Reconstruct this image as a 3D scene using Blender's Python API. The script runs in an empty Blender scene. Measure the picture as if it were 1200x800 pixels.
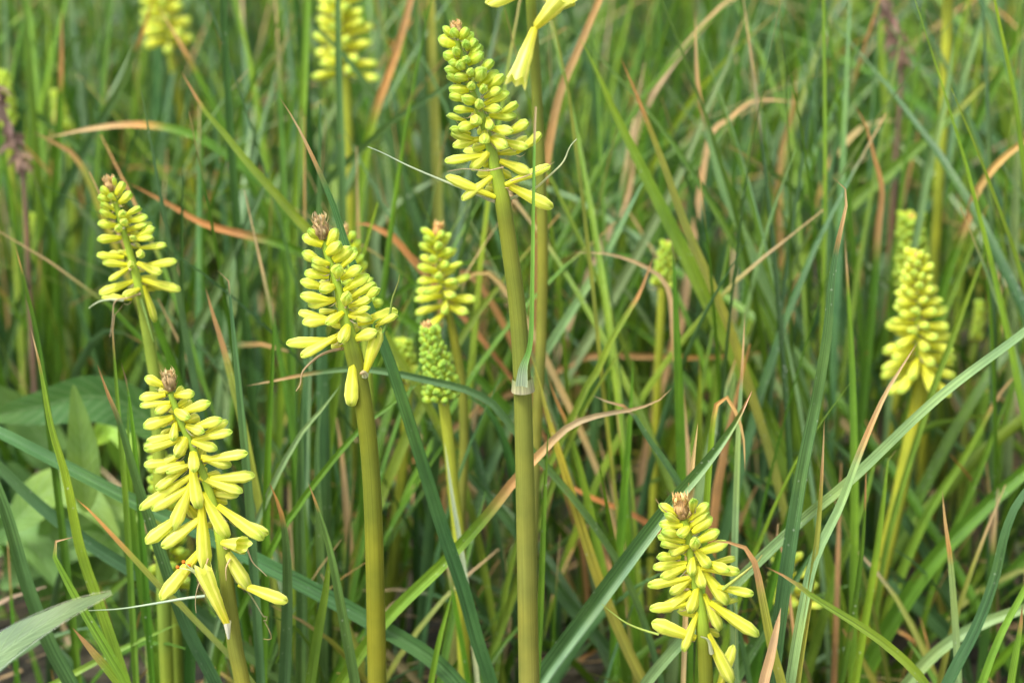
import bpy, bmesh, math, random
import numpy as np
from mathutils import Vector, Matrix, Quaternion
random.seed(7); RNG = np.random.RandomState(11)
SC = bpy.context.scene
R = math.radians

# ------------------------------------------------------------------ camera
PITCH = R(18); CAMZ = 0.65; FPX = 2733.0          # focal length in photo pixels (1200 wide)
cam_d = bpy.data.cameras.new('camera'); cam = bpy.data.objects.new('camera', cam_d)
SC.collection.objects.link(cam); SC.camera = cam
cam.location = (0, 0, CAMZ); cam.rotation_euler = (R(90) - PITCH, 0, 0)
cam_d.lens = 82; cam_d.sensor_width = 36; cam_d.clip_start = 0.05; cam_d.clip_end = 200
cam_d.dof.use_dof = True; cam_d.dof.focus_distance = 1.095; cam_d.dof.aperture_fstop = 7.4
# ------------------------------------------------------------------ world, sun
w = bpy.data.worlds.new('World'); SC.world = w; w.use_nodes = True
nt = w.node_tree; nt.nodes.clear()
sky = nt.nodes.new('ShaderNodeTexSky'); sky.sky_type = 'NISHITA'; sky.sun_disc = False
SUN_EL, SUN_ROT = R(52), R(-35)
sky.sun_elevation = SUN_EL; sky.sun_rotation = SUN_ROT; sky.dust_density = 3.0
hs = nt.nodes.new('ShaderNodeHueSaturation'); hs.inputs['Saturation'].default_value = 0.15
bg = nt.nodes.new('ShaderNodeBackground'); bg.inputs['Strength'].default_value = 0.15
out = nt.nodes.new('ShaderNodeOutputWorld')
nt.links.new(sky.outputs[0], hs.inputs['Color']); nt.links.new(hs.outputs[0], bg.inputs[0]); nt.links.new(bg.outputs[0], out.inputs[0])
sd = bpy.data.lights.new('sun', 'SUN'); sun = bpy.data.objects.new('sun', sd); SC.collection.objects.link(sun)
sd.energy = 1.5; sd.angle = R(14); sd.color = (1.0, 0.97, 0.91)
_az = SUN_ROT                                       # sky rotation is measured from +Y towards +X
sdir = Vector((math.sin(_az) * math.cos(SUN_EL), -0.75 * math.cos(_az) * math.cos(SUN_EL), math.sin(SUN_EL)))
sky.sun_rotation = math.atan2(sdir.x, sdir.y)
sun.rotation_euler = sdir.to_track_quat('Z', 'Y').to_euler()
SC.view_settings.view_transform = 'Standard'; SC.view_settings.look = 'None'
SC.view_settings.exposure = 1.54; SC.view_settings.gamma = 1.0
SC.render.engine = 'CYCLES'; SC.cycles.use_denoising = True
SC.cycles.max_bounces = 7; SC.cycles.transmission_bounces = 5; SC.cycles.diffuse_bounces = 4

# ------------------------------------------------------------------ helpers
CF = Vector((0, math.cos(PITCH), -math.sin(PITCH))); CU = Vector((0, math.sin(PITCH), math.cos(PITCH)))
CAM = Vector((0, 0, CAMZ))
def depth(py, Y): return Y / (math.cos(PITCH) + math.sin(PITCH) * (400 - py) / FPX)
def P(px, py, Y):
    d = depth(py, Y)
    return CAM + CF * d + Vector((1, 0, 0)) * ((px - 600) / FPX * d) + CU * ((400 - py) / FPX * d)
def pxm(py, Y): return depth(py, Y) / FPX           # metres per photo pixel there

def link(o, parent=None):
    SC.collection.objects.link(o)
    if parent is not None: o.parent = parent
    return o
def tag(o, label=None, cat=None, group=None, kind=None):
    if label: o['label'] = label
    if cat: o['category'] = cat
    if group: o['group'] = group
    if kind: o['kind'] = kind
    return o
def empty(name, loc):
    o = bpy.data.objects.new(name, None); o.location = loc; o.empty_display_size = 0.02
    return link(o)

class MB:
    """collects vertices, quads, colours and uvs; builds ONE mesh object"""
    def __init__(s): s.v = []; s.f = []; s.c = []; s.uv = []; s.n = 0
    def add(s, v, f, c, uv):
        s.v.append(np.asarray(v, float)); s.c.append(np.asarray(c, float)); s.uv.append(np.asarray(uv, float))
        s.f.append(np.asarray(f, int) + s.n); s.n += len(v)
    def build(s, name, mat, parent=None, origin=None, smooth=True):
        v = np.concatenate(s.v); f = np.concatenate(s.f); c = np.concatenate(s.c); uv = np.concatenate(s.uv)
        o0 = Vector(origin) if origin is not None else (parent.location.copy() if parent is not None else Vector((0, 0, 0)))
        v = v - np.array(o0)
        me = bpy.data.meshes.new(name)
        me.vertices.add(len(v)); me.vertices.foreach_set('co', v.ravel())
        me.loops.add(f.size); me.loops.foreach_set('vertex_index', f.ravel())
        me.polygons.add(len(f)); me.polygons.foreach_set('loop_start', np.arange(0, f.size, 4))
        me.polygons.foreach_set('use_smooth', np.full(len(f), smooth))
        me.update(calc_edges=True); me.validate()
        a = me.color_attributes.new('Col', 'FLOAT_COLOR', 'POINT')
        a.data.foreach_set('color', np.c_[c, np.ones(len(c))].ravel())
        u = me.uv_layers.new(name='UVMap'); u.data.foreach_set('uv', uv[f.ravel()].ravel())
        me.materials.append(mat)
        o = bpy.data.objects.new(name, me)
        if parent is None: o.location = o0
        return link(o, parent)

def spline(pts, n):
    """Catmull-Rom through pts, resampled evenly to n points"""
    p = np.array([list(q) for q in pts], float)
    if len(p) < 3: p = np.array([p[0], (p[0] + p[-1]) / 2, p[-1]])
    e = np.vstack([2 * p[0] - p[1], p, 2 * p[-1] - p[-2]])
    o = []
    for i in range(1, len(e) - 2):
        t = np.linspace(0, 1, 12, endpoint=False)[:, None]
        a, b, c, d = e[i - 1], e[i], e[i + 1], e[i + 2]
        o.append(0.5 * (2 * b + (c - a) * t + (2 * a - 5 * b + 4 * c - d) * t ** 2 + (3 * b - a - 3 * c + d) * t ** 3))
    o.append(e[-2][None]); o = np.vstack(o)
    s = np.r_[0, np.cumsum(np.linalg.norm(np.diff(o, axis=0), axis=1))]
    q = np.linspace(0, s[-1], n)
    return np.stack([np.interp(q, s, o[:, k]) for k in range(3)], 1), s[-1]
def nrm(a): return a / (np.linalg.norm(a, axis=-1, keepdims=True) + 1e-12)

def ribbon(mb, pts, width, colf, n=20, normal=None, roll=0.0, fold=0.45, cols=5, twist=0.0, s0=0.0, s1=1.0, wave=0.0, half=None):
    """a folded leaf blade; width(s) full width, colf(s)->rgb, s 0 base..1 tip; only s0..s1 is emitted"""
    c, L = spline(pts, n)
    T = nrm(np.gradient(c, axis=0))
    if normal is None:
        N = nrm(np.array(CAM)[None] - c)
    else:
        N = np.repeat(np.array(normal, float)[None], n, 0)
    S = nrm(np.cross(T, N)); N = nrm(np.cross(S, T))
    s = np.linspace(0, 1, n)
    a = roll + twist * s
    ca, sa = np.cos(a)[:, None], np.sin(a)[:, None]
    S, N = S * ca + N * sa, N * ca - S * sa
    k = np.linspace(-1, 1, cols)
    if cols == 5: k = np.array([-1, -.55, -.07, .07, .55, 1.]); cols = 6
    h = fold * (np.abs(k) ** 0.8)
    W = np.array([width(x) for x in s]) * 0.5
    V = c[:, None, :] + S[:, None, :] * (k[None, :, None] * W[:, None, None]) + N[:, None, :] * (h[None, :, None] * W[:, None, None])
    if wave:
        ph = RNG.rand() * 6
        V += N[:, None, :] * (wave * W[:, None, None] * np.abs(k)[None, :, None] * np.sin(s * 22 + ph)[:, None, None])
    sel = np.where((s >= s0 - 1e-6) & (s <= s1 + 1e-6))[0]
    V = V[sel]; m = len(sel)
    C = np.array([colf(x) for x in s[sel]])
    C = np.repeat(C[:, None, :], cols, 1)
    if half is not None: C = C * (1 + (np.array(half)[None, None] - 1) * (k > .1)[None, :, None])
    uv = np.stack(np.broadcast_arrays(((k + 1) / 2)[None, :], (s[sel] * L * 10)[:, None]), -1)
    i = np.arange(m - 1)[:, None] * cols + np.arange(cols - 1)[None]
    i = i.ravel()
    F = np.stack([i, i + 1, i + cols + 1, i + cols], 1)
    mb.add(V.reshape(-1, 3), F, C.reshape(-1, 3), uv.reshape(-1, 2) + RNG.rand() * 7 * np.array([0, 1]))

def tube(mb, pts, rad, colf, n=16, sides=8, closed=True, bump=0.0):
    c, L = spline(pts, n)
    T = nrm(np.gradient(c, axis=0))
    N = nrm(np.cross(T, np.array([0.31, 0.2, 0.93]) if abs(T[0][2]) < 0.9 else np.array([0, 1, 0.05])))
    B = nrm(np.cross(T, N)); s = np.linspace(0, 1, n)
    th = np.linspace(0, 2 * math.pi, sides, endpoint=False)
    W = np.array([rad(x) for x in s])
    if bump: W = W * (1 + bump * (RNG.rand(n) - .5))
    V = c[:, None] + W[:, None, None] * (N[:, None] * np.cos(th)[None, :, None] + B[:, None] * np.sin(th)[None, :, None])
    C = np.repeat(np.array([colf(x) for x in s])[:, None], sides, 1)
    uv = np.stack(np.broadcast_arrays((th / 6.283)[None], (s * L * 10)[:, None]), -1)
    F = []
    for i in range(n - 1):
        for j in range(sides):
            k2 = (j + 1) % sides
            F.append((i * sides + j, i * sides + k2, (i + 1) * sides + k2, (i + 1) * sides + j))
    mb.add(V.reshape(-1, 3), np.array(F), C.reshape(-1, 3), uv.reshape(-1, 2))

def to_ground(p, q, k=0.45):
    """points that carry a path from p (lowest seen; q is the next one up) down into the soil"""
    p, q = Vector(p), Vector(q)
    t = (p - q).normalized()
    if p.z <= 0.005: return []
    t.z = min(t.z, -0.25); t.normalize()
    h = Vector((t.x, t.y, 0)) / max(-t.z, .3) * p.z * k
    if h.length > 0.25: h *= 0.25 / h.length
    end = Vector((p.x + h.x, p.y + h.y, -0.01))
    mid = p + t * (p.z * 0.45)
    mid = mid * 0.6 + ((p + end) / 2) * 0.4
    return [end, mid]

# ------------------------------------------------------------------ materials
def mat(name):
    m = bpy.data.materials.new(name); m.use_nodes = True; m.node_tree.nodes.clear(); return m, m.node_tree
def N_(nt, t, **kw):
    n = nt.nodes.new(t)
    for k, v in kw.items(): setattr(n, k, v)
    return n
def mixc(nt, bt, fac, a, b):
    n = nt.nodes.new('ShaderNodeMix'); n.data_type = 'RGBA'; n.blend_type = bt
    for i, v in ((0, fac), (6, a), (7, b)):
        if hasattr(v, 'links'): nt.links.new(v, n.inputs[i])
        elif i == 0: n.inputs[0].default_value = v
        else: n.inputs[i].default_value = (*v, 1) if len(v) == 3 else v
    return n.outputs[2]
def ramp(nt, src, stops, interp='LINEAR'):
    r = nt.nodes.new('ShaderNodeValToRGB'); nt.links.new(src, r.inputs[0]); r.color_ramp.interpolation = interp
    el = r.color_ramp.elements
    while len(el) < len(stops): el.new(0.5)
    for e, (p, c) in zip(el, stops):
        e.position = p; e.color = (c, c, c, 1) if not isinstance(c, tuple) else (*c, 1)
    return r.outputs[0]

def leaf_material(name, rough=0.37, trans=0.25, veins=1.0, specks=True, pinnate=False, veinscale=14.0):
    m, t = mat(name)
    uv = N_(t, 'ShaderNodeUVMap'); at = N_(t, 'ShaderNodeAttribute', attribute_name='Col')
    mp = N_(t, 'ShaderNodeMapping'); mp.inputs['Scale'].default_value = (veinscale, 0.6, 1)
    t.links.new(uv.outputs[0], mp.inputs[0])
    n1 = N_(t, 'ShaderNodeTexNoise'); n1.inputs['Scale'].default_value = 1.6; n1.inputs['Detail'].default_value = 3
    t.links.new(mp.outputs[0], n1.inputs['Vector'])
    geo = N_(t, 'ShaderNodeNewGeometry')
    n2 = N_(t, 'ShaderNodeTexNoise'); n2.inputs['Scale'].default_value = 55; n2.inputs['Detail'].default_value = 4
    t.links.new(geo.outputs['Position'], n2.inputs['Vector'])
    c = mixc(t, 'MULTIPLY', 1.0, at.outputs['Color'], ramp(t, n1.outputs[0], [(0.3, 1 - .42 * veins), (0.7, 1 + .40 * veins)]))
    c = mixc(t, 'MULTIPLY', 1.0, c, ramp(t, n2.outputs[0], [(0.3, (0.80, 0.84, 0.84)), (0.7, (1.16, 1.12, 1.05))]))
    n4 = N_(t, 'ShaderNodeTexNoise'); n4.inputs['Scale'].default_value = 11; n4.inputs['Detail'].default_value = 3
    t.links.new(geo.outputs['Position'], n4.inputs['Vector'])
    c = mixc(t, 'MULTIPLY', 1.0, c, ramp(t, n4.outputs[0], [(0.32, (0.84, 0.94, 1.12)), (0.52, (1, 1, 1)), (0.7, (1.28, 1.14, 0.80))]))
    height = n1.outputs[0]
    if pinnate:
        sx = N_(t, 'ShaderNodeSeparateXYZ'); t.links.new(uv.outputs[0], sx.inputs[0])
        a = N_(t, 'ShaderNodeMath', operation='SUBTRACT'); a.inputs[1].default_value = .5; t.links.new(sx.outputs[0], a.inputs[0])
        b = N_(t, 'ShaderNodeMath', operation='ABSOLUTE'); t.links.new(a.outputs[0], b.inputs[0])
        cmb = N_(t, 'ShaderNodeMath', operation='MULTIPLY_ADD'); cmb.inputs[1].default_value = -0.35
        t.links.new(b.outputs[0], cmb.inputs[0]); t.links.new(sx.outputs[1], cmb.inputs[2])
        wv = N_(t, 'ShaderNodeMath', operation='SINE'); mu = N_(t, 'ShaderNodeMath', operation='MULTIPLY'); mu.inputs[1].default_value = 75
        t.links.new(cmb.outputs[0], mu.inputs[0]); t.links.new(mu.outputs[0], wv.inputs[0])
        side = ramp(t, wv.outputs[0], [(0.86, 0.0), (1.0, 1.0)])
        mid = ramp(t, b.outputs[0], [(0.0, 1.0), (0.035, 0.0)])
        v = mixc(t, 'LIGHTEN', 1.0, side, mid)
        c = mixc(t, 'MIX', 0.0, c, c)
        n_ = N_(t, 'ShaderNodeMath', operation='MULTIPLY'); n_.inputs[1].default_value = 0.35; t.links.new(v, n_.inputs[0])
        c = mixc(t, 'MIX', n_.outputs[0], c, (0.30, 0.42, 0.20)); height = v
    if specks:
        vo = N_(t, 'ShaderNodeTexVoronoi'); vo.inputs['Scale'].default_value = 260; t.links.new(geo.outputs['Position'], vo.inputs['Vector'])
        n3 = N_(t, 'ShaderNodeTexNoise'); n3.inputs['Scale'].default_value = 30; t.links.new(geo.outputs['Position'], n3.inputs['Vector'])
        sp = ramp(t, vo.outputs['Distance'], [(0.10, 1.0), (0.2, 0.0)])
        gate = ramp(t, n3.outputs[0], [(0.52, 0.0), (0.66, 0.5)])
        f = mixc(t, 'MULTIPLY', 1.0, sp, gate)
        c = mixc(t, 'MIX', f, c, (0.42, 0.46, 0.38))
        br = ramp(t, n2.outputs[0], [(0.70, 0.0), (0.76, 0.45)])
        c = mixc(t, 'MIX', br, c, (0.16, 0.09, 0.035))
    bs = N_(t, 'ShaderNodeBsdfPrincipled'); t.links.new(c, bs.inputs['Base Color'])
    bs.inputs['Roughness'].default_value = rough; bs.inputs['Specular IOR Level'].default_value = 0.34
    bp = N_(t, 'ShaderNodeBump'); bp.inputs['Strength'].default_value = 0.45; bp.inputs['Distance'].default_value = 0.0006
    t.links.new(height, bp.inputs['Height']); t.links.new(bp.outputs[0], bs.inputs['Normal'])
    tr = N_(t, 'ShaderNodeBsdfTranslucent'); t.links.new(mixc(t, 'MULTIPLY', 1.0, c, (1.15, 1.25, 0.6)), tr.inputs[0])
    mx = N_(t, 'ShaderNodeMixShader'); mx.inputs[0].default_value = trans
    t.links.new(bs.outputs[0], mx.inputs[1]); t.links.new(tr.outputs[0], mx.inputs[2])
    o = N_(t, 'ShaderNodeOutputMaterial'); t.links.new(mx.outputs[0], o.inputs[0])
    return m
M_LEAF = leaf_material('leaf_blade', veins=1.35, rough=.34)
M_BROAD = leaf_material('broad_leaf', rough=0.55, pinnate=True, specks=False, veins=.3, trans=.3)
M_DRY = leaf_material('dry_leaf', rough=0.75, trans=0.2, specks=False)
M_STEM = leaf_material('flower_stem', rough=0.42, trans=0.03, specks=False, veins=.35, veinscale=30)
def floret_material():
    m, t = mat('floret')
    uv = N_(t, 'ShaderNodeUVMap'); sx = N_(t, 'ShaderNodeSeparateXYZ'); t.links.new(uv.outputs[0], sx.inputs[0])
    oi = N_(t, 'ShaderNodeObjectInfo'); so = N_(t, 'ShaderNodeSeparateColor'); t.links.new(oi.outputs['Color'], so.inputs[0])
    yel = mixc(t, 'MIX', ramp(t, sx.outputs[1], [(0.1, 0.0), (0.9, 1.0)]), (0.84, 0.78, 0.020), (0.90, 0.88, 0.15))
    grn = mixc(t, 'MIX', ramp(t, sx.outputs[1], [(0.25, 0.0), (0.95, 1.0)]), (0.68, 0.72, 0.02), (0.50, 0.70, 0.09))
    c = mixc(t, 'MIX', so.outputs[0], yel, grn)
    pale = mixc(t, 'MIX', ramp(t, sx.outputs[1], [(0.0, 0.0), (0.5, 1.0)]), (0.84, 0.74, 0.05), (0.90, 0.87, 0.22))
    c = mixc(t, 'MIX', so.outputs[1], c, pale)
    tipf = N_(t, 'ShaderNodeMath', operation='MULTIPLY'); t.links.new(ramp(t, sx.outputs[1], [(0.78, 0.0), (0.95, 1.0)]), tipf.inputs[0])
    t.links.new(so.outputs[2], tipf.inputs[1])
    c = mixc(t, 'MIX', tipf.outputs[0], c, (0.30, 0.50, 0.06))
    # the six tepals: faint darker seams and pale ridges along the tube
    mu = N_(t, 'ShaderNodeMath', operation='MULTIPLY'); mu.inputs[1].default_value = 6.2832 * 6; t.links.new(sx.outputs[0], mu.inputs[0])
    cs = N_(t, 'ShaderNodeMath', operation='COSINE'); t.links.new(mu.outputs[0], cs.inputs[0])
    c = mixc(t, 'MULTIPLY', 1.0, c, ramp(t, cs.outputs[0], [(0.0, (0.80, 0.86, 0.6)), (0.45, (1, 1, 1)), (1.0, (1.05, 1.04, 1.4))]))
    geo = N_(t, 'ShaderNodeTexCoord'); n2 = N_(t, 'ShaderNodeTexNoise'); n2.inputs['Scale'].default_value = 4
    t.links.new(geo.outputs['Object'], n2.inputs['Vector'])
    c = mixc(t, 'MULTIPLY', 1.0, c, ramp(t, n2.outputs[0], [(0.3, (0.9, 0.92, 0.8)), (0.7, (1.06, 1.04, 1.1))]))
    bs = N_(t, 'ShaderNodeBsdfPrincipled'); t.links.new(c, bs.inputs['Base Color']); bs.inputs['Roughness'].default_value = .5
    bs.inputs['Specular IOR Level'].default_value = 0.35
    bs.inputs['Sheen Weight'].default_value = 0.15
    tr = N_(t, 'ShaderNodeBsdfTranslucent'); t.links.new(c, tr.inputs[0])
    mx = N_(t, 'ShaderNodeMixShader'); mx.inputs[0].default_value = 0.45
    t.links.new(bs.outputs[0], mx.inputs[1]); t.links.new(tr.outputs[0], mx.inputs[2])
    o = N_(t, 'ShaderNodeOutputMaterial'); t.links.new(mx.outputs[0], o.inputs[0])
    return m
M_FLO = floret_material()
def soil_material():
    m, t = mat('soil')
    g = N_(t, 'ShaderNodeNewGeometry'); n = N_(t, 'ShaderNodeTexNoise'); n.inputs['Scale'].default_value = 14; n.inputs['Detail'].default_value = 10
    t.links.new(g.outputs['Position'], n.inputs['Vector'])
    n2 = N_(t, 'ShaderNodeTexNoise'); n2.inputs['Scale'].default_value = 70; n2.inputs['Detail'].default_value = 8
    t.links.new(g.outputs['Position'], n2.inputs['Vector'])
    c = ramp(t, n.outputs[0], [(0.3, (0.010, 0.009, 0.004)), (0.5, (0.028, 0.023, 0.011)), (0.72, (0.075, 0.060, 0.030))])
    c = mixc(t, 'MULTIPLY', 1.0, c, ramp(t, n2.outputs[0], [(0.3, 0.5), (0.7, 1.6)]))
    bs = N_(t, 'ShaderNodeBsdfPrincipled'); t.links.new(c, bs.inputs['Base Color']); bs.inputs['Roughness'].default_value = .95
    bp = N_(t, 'ShaderNodeBump'); bp.inputs['Distance'].default_value = .01; t.links.new(n2.outputs[0], bp.inputs['Height']); t.links.new(bp.outputs[0], bs.inputs['Normal'])
    o = N_(t, 'ShaderNodeOutputMaterial'); t.links.new(bs.outputs[0], o.inputs[0])
    return m
M_SOIL = soil_material()

# ------------------------------------------------------------------ ground: one sheet, lumpy near the camera
xs = np.concatenate([-np.geomspace(60, 1.6, 14), np.linspace(-1.5, 1.5, 61), np.geomspace(1.6, 60, 14)])
ys = np.concatenate([-np.geomspace(40, .6, 8), np.linspace(-.5, 4.5, 101), np.geomspace(4.7, 90, 14)])
gx, gy = np.meshgrid(xs, ys); gz = np.zeros_like(gx)
for a, f in ((.007, 9), (.005, 21), (.003, 47)):
    gz += a * np.sin(gx * f + 1.3 * np.sin(gy * f * .7)) * np.cos(gy * f * 1.1 + 1.7 * np.sin(gx * f * .6))
nx, ny = len(xs), len(ys)
i = (np.arange(ny - 1)[:, None] * nx + np.arange(nx - 1)[None]).ravel()
mb = MB(); mb.add(np.stack([gx, gy, gz], -1).reshape(-1, 3), np.stack([i, i + 1, i + nx + 1, i + nx], 1), np.full((nx * ny, 3), .05), np.stack([gx, gy], -1).reshape(-1, 2))
tag(mb.build('ground', M_SOIL), 'dark bare soil with litter showing between the leaf bases', kind='structure')

# ------------------------------------------------------------------ leaf colours (real-world base colours)
COL = dict(g=(0.078, 0.166, 0.015), b=(0.066, 0.136, 0.046), l=(0.150, 0.240, 0.026), p=(0.185, 0.280, 0.120), d=(0.034, 0.088, 0.018),
           y=(0.230, 0.250, 0.045), o=(0.370, 0.200, 0.075), t=(0.430, 0.300, 0.150), r=(0.350, 0.165, 0.060), w=(0.50, 0.56, 0.33), s=(0.31, 0.29, 0.05), n=(0.16, 0.10, 0.06))
COL = {k: np.array(v) for k, v in COL.items()}
def jit(c, a=.14): return c * (1 + a * (RNG.rand() * 2 - 1)) * (1 + .08 * (RNG.rand(3) * 2 - 1))
def sm(a, b, x):
    t = min(1, max(0, (x - a) / (b - a + 1e-9))); return t * t * (3 - 2 * t)

def blade(line, name='leaf_blade', cat='leaf', group='narrow leaves among the flower spikes'):
    """'label | x,y x,y ... (root to tip, photo px) | distance Y or Yroot,Ytip | width px | colour | dry share | dry colour | roll deg | open(tip out of view)'"""
    f = [x.strip() for x in line.split('|')]
    label = f[0]; px = [tuple(float(v) for v in q.split(',')) for q in f[1].split()]
    Y = [float(v) for v in f[2].split(',')]; Y = Y * 2 if len(Y) == 1 else Y
    wpx = float(f[3]); base = jit(COL[f[4]], .08); dry = float(f[5]) if len(f) > 5 and f[5] else 0
    dc = COL[f[6]] if len(f) > 6 and f[6] else COL['t']; roll = R(float(f[7])) if len(f) > 7 and f[7] else R(random.uniform(-28, 28))
    opened = len(f) > 8
    n = len(px)
    pts = [P(x, y, Y[0] + (Y[1] - Y[0]) * i / (n - 1)) for i, (x, y) in enumerate(px)]
    L = sum((pts[i] - pts[i + 1]).length for i in range(n - 1))
    g = to_ground(pts[0], pts[1])
    G = sum((a - b).length for a, b in zip((g + [pts[0]])[:-1], (g + [pts[0]])[1:]))
    allp = g + pts; root = Vector((g[0].x, g[0].y, 0)) if g else pts[0].copy()
    s_vis = G / (G + L)
    W = wpx * 0.5 * (pxm(px[0][1], Y[0]) + pxm(px[-1][1], Y[1])) / max(.6, math.cos(roll)) * 1.03
    def width(s):
        v = (s - s_vis) / (1 - s_vis)
        if v < 0: return W * (0.85 + 0.15 * (1 + v))
        if opened: return W * (1 - .35 * v ** 2)
        return W * max(0.10 * (1 - sm(.97, 1, v) * .8), (1 - v ** 2.6) ** 0.9)
    def colf(s):
        v = (s - s_vis) / (1 - s_vis)
        c = base * (0.92 + 0.16 * max(0, v))
        if dry:
            k = sm(1 - dry * 1.15, 1 - dry * .85, v)
            mid = COL['o'] if f[6] in ('t', 'o') else dc
            kk = sm(1 - dry, 1 - dry * .4, v)
            c = c * (1 - k) + (mid * (1 - kk) + dc * kk) * k
            c = c * (1 - .35 * sm(.95, 1, v))
        return c
    N = int(min(70, max(16, (L + G) / 0.008)))
    tw = random.uniform(-.5, .5)
    if dry and 0.04 < dry < 0.9:
        cut = s_vis + (1 - s_vis) * (1 - dry); cut = round(cut * (N - 1)) / (N - 1)
        if cut < 1 - 1.5 / (N - 1):
            e = empty(name, root); tag(e, label, cat, group)
            for nm, a, b, mt in (('green_part', 0, cut, M_LEAF), ('dry_tip', cut, 1, M_DRY)):
                m = MB(); st = RNG.get_state(); ribbon(m, allp, width, colf, N, roll=roll, twist=tw, fold=.8 if wpx >= 13 else .5, s0=a, s1=b, half=(3.4, 2.5, 4.2) if 'two-toned' in label.split('leaf')[0] else None)  # half: one side of the fold tinted paler, painting in its sky reflection
                if nm == 'green_part': RNG.set_state(st)
                m.build(nm, mt, e)
            return e
    m = MB(); ribbon(m, allp, width, colf, N, roll=roll, twist=tw, fold=.8 if wpx >= 13 else .5)
    o = m.build(name, M_DRY if f[4] in 'otr' else M_LEAF, origin=root); tag(o, label, cat, group)
    return o

# ------------------------------------------------------------------ florets (shared meshes, unit length along +Z, unit width)
def floret_mesh(name, prof, bend, lobes=.05, flare=0.0, seed=0, rings=14, sides=12):
    rs = np.random.RandomState(seed)
    z = np.linspace(0, 1, rings) ** 0.9; z[-3:] = [.94, .985, 1.0]
    z = np.sort(z)
    r = np.interp(z, [p[0] for p in prof], [p[1] for p in prof]) * .5
    th = np.linspace(0, 2 * math.pi, sides * 2 + 0, endpoint=False)
    V = []; uv = []; S = len(th)
    ph = rs.rand() * 6; sq = 1 + .08 * rs.randn()
    for zi, ri in zip(z, r):
        lob = 1 + lobes * np.cos(3 * th) * (0.4 + 1.2 * zi) + .03 * np.cos(6 * th) + .02 * rs.randn()
        zz = zi + (0.025 * np.cos(3 * th) * (zi > .88)) + (flare * .05 * np.cos(6 * th) * (zi > .9))
        x = ri * lob * np.cos(th) * sq + bend * zi ** 2; y = ri * lob * np.sin(th) / sq
        V.append(np.stack([x, y, zz * np.ones(S)], 1)); uv.append(np.stack([th / 6.2832, np.full(S, zi)], 1))
    V = np.vstack(V); uv = np.vstack(uv)
    F = []
    for i in range(rings - 1):
        for j in range(S):
            k = (j + 1) % S; F.append((i * S + j, i * S + k, (i + 1) * S + k, (i + 1) * S + j))
    me = bpy.data.meshes.new(name); me.from_pydata(V.tolist(), [], F); me.update()
    u = me.uv_layers.new(name='UVMap'); lu = uv[np.array(F).ravel()].copy()
    for q in range(0, len(lu), 4):
        if lu[q:q + 4, 0].max() - lu[q:q + 4, 0].min() > .5: lu[q:q + 4, 0][lu[q:q + 4, 0] < .5] += 1
    u.data.foreach_set('uv', lu.ravel()); me.polygons.foreach_set('use_smooth', [True] * len(F)); me.materials.append(M_FLO)
    return me
PR_BUD = [(0, .62), (.12, .74), (.35, .92), (.6, 1), (.8, .88), (.92, .58), (.98, .25), (1, .03)]
PR_MED = [(0, .48), (.15, .58), (.4, .80), (.65, 1), (.82, .95), (.93, .62), (.985, .26), (1, .03)]
PR_LONG = [(0, .44), (.1, .50), (.3, .68), (.55, .90), (.78, 1), (.9, .88), (.96, .6), (.99, .25), (1, .03)]
PR_OPEN = [(0, .40), (.15, .50), (.45, .72), (.75, .88), (.9, .98), (1, 1.15)]
FM = {k: [floret_mesh('floret', pr, b, seed=s + 10 * i, flare=fl) for s, b in enumerate(bends)] for i, (k, pr, bends, fl) in enumerate((
    ('bud', PR_BUD, (0, .05, -.05), 0), ('med', PR_MED, (.03, .09, -.06), 0), ('long', PR_LONG, (.04, .10, -.07), 0), ('open', PR_OPEN, (.05, .02, .08), 1)))}

def floret(parent, a, b, wid, green, pale=0.0, tip=0.5, kind=None, name='floret'):
    """one tubular flower from a (foot) to b (mouth)"""
    a, b = Vector(a), Vector(b); d = b - a; L = d.length
    kind = kind or ('bud' if L < 1.9 * wid else 'med' if L < 2.9 * wid else 'long')
    o = bpy.data.objects.new(name, random.choice(FM[kind]))
    z = d.normalized(); down = Vector((0, 0, 1))
    x = (down - z * down.dot(z))
    x = x.normalized() if x.length > .05 else Vector((1, 0, 0))
    y = z.cross(x)
    q = Matrix((x, y, z)).transposed().to_4x4() @ Matrix.Rotation(random.choice((0, math.pi)) * (kind == 'bud') + random.uniform(-.5, .5), 4, 'Z')
    o.matrix_basis = Matrix.Translation(a - parent.location) @ q @ Matrix.Diagonal((wid, wid, L, 1))
    o.color = (green, pale, tip, 1)
    link(o, parent)
    return o
def dried_tip(parent, base, top, wid):
    wid *= 1.3; mb = MB(); base, top = Vector(base), Vector(top); ax = top - base; L = ax.length; z = ax.normalized()
    c0, c1 = np.array([.44, .27, .11]), np.array([.64, .44, .21])
    tube(mb, [base, base + ax * .5, top - ax * .12], lambda s: wid * (.20 + .22 * math.sin(min(1, s * 1.3) * 2.6)), lambda s: c0 * (.8 + .6 * s), 8, 7, bump=.3)
    for k in range(52):
        s = (k + .5) / 52; an = k * 2.4; r = Vector((math.cos(an), math.sin(an), 0)); r = (r - z * r.dot(z)).normalized()
        p = base + ax * s * .78 + r * wid * .22
        l = L * random.uniform(.2, .42); out_ = random.uniform(.2, .95)
        q = p + z * l * .5 + r * l * out_ * .6; e = p + z * l + r * l * out_ * random.uniform(-.2, 1.2)
        cc = jit(c0 * (1 - s) + c1 * s, .3)
        ribbon(mb, [p, q, e], lambda v: wid * .26 * (1 - v ** 1.6) * (.6 + .5 * v) + .0001, lambda v: cc, 6, normal=r, fold=.5, cols=3)
    return mb.build('dried_tip', M_DRY, parent)
BR = np.array([.50, .40, .24])
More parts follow.
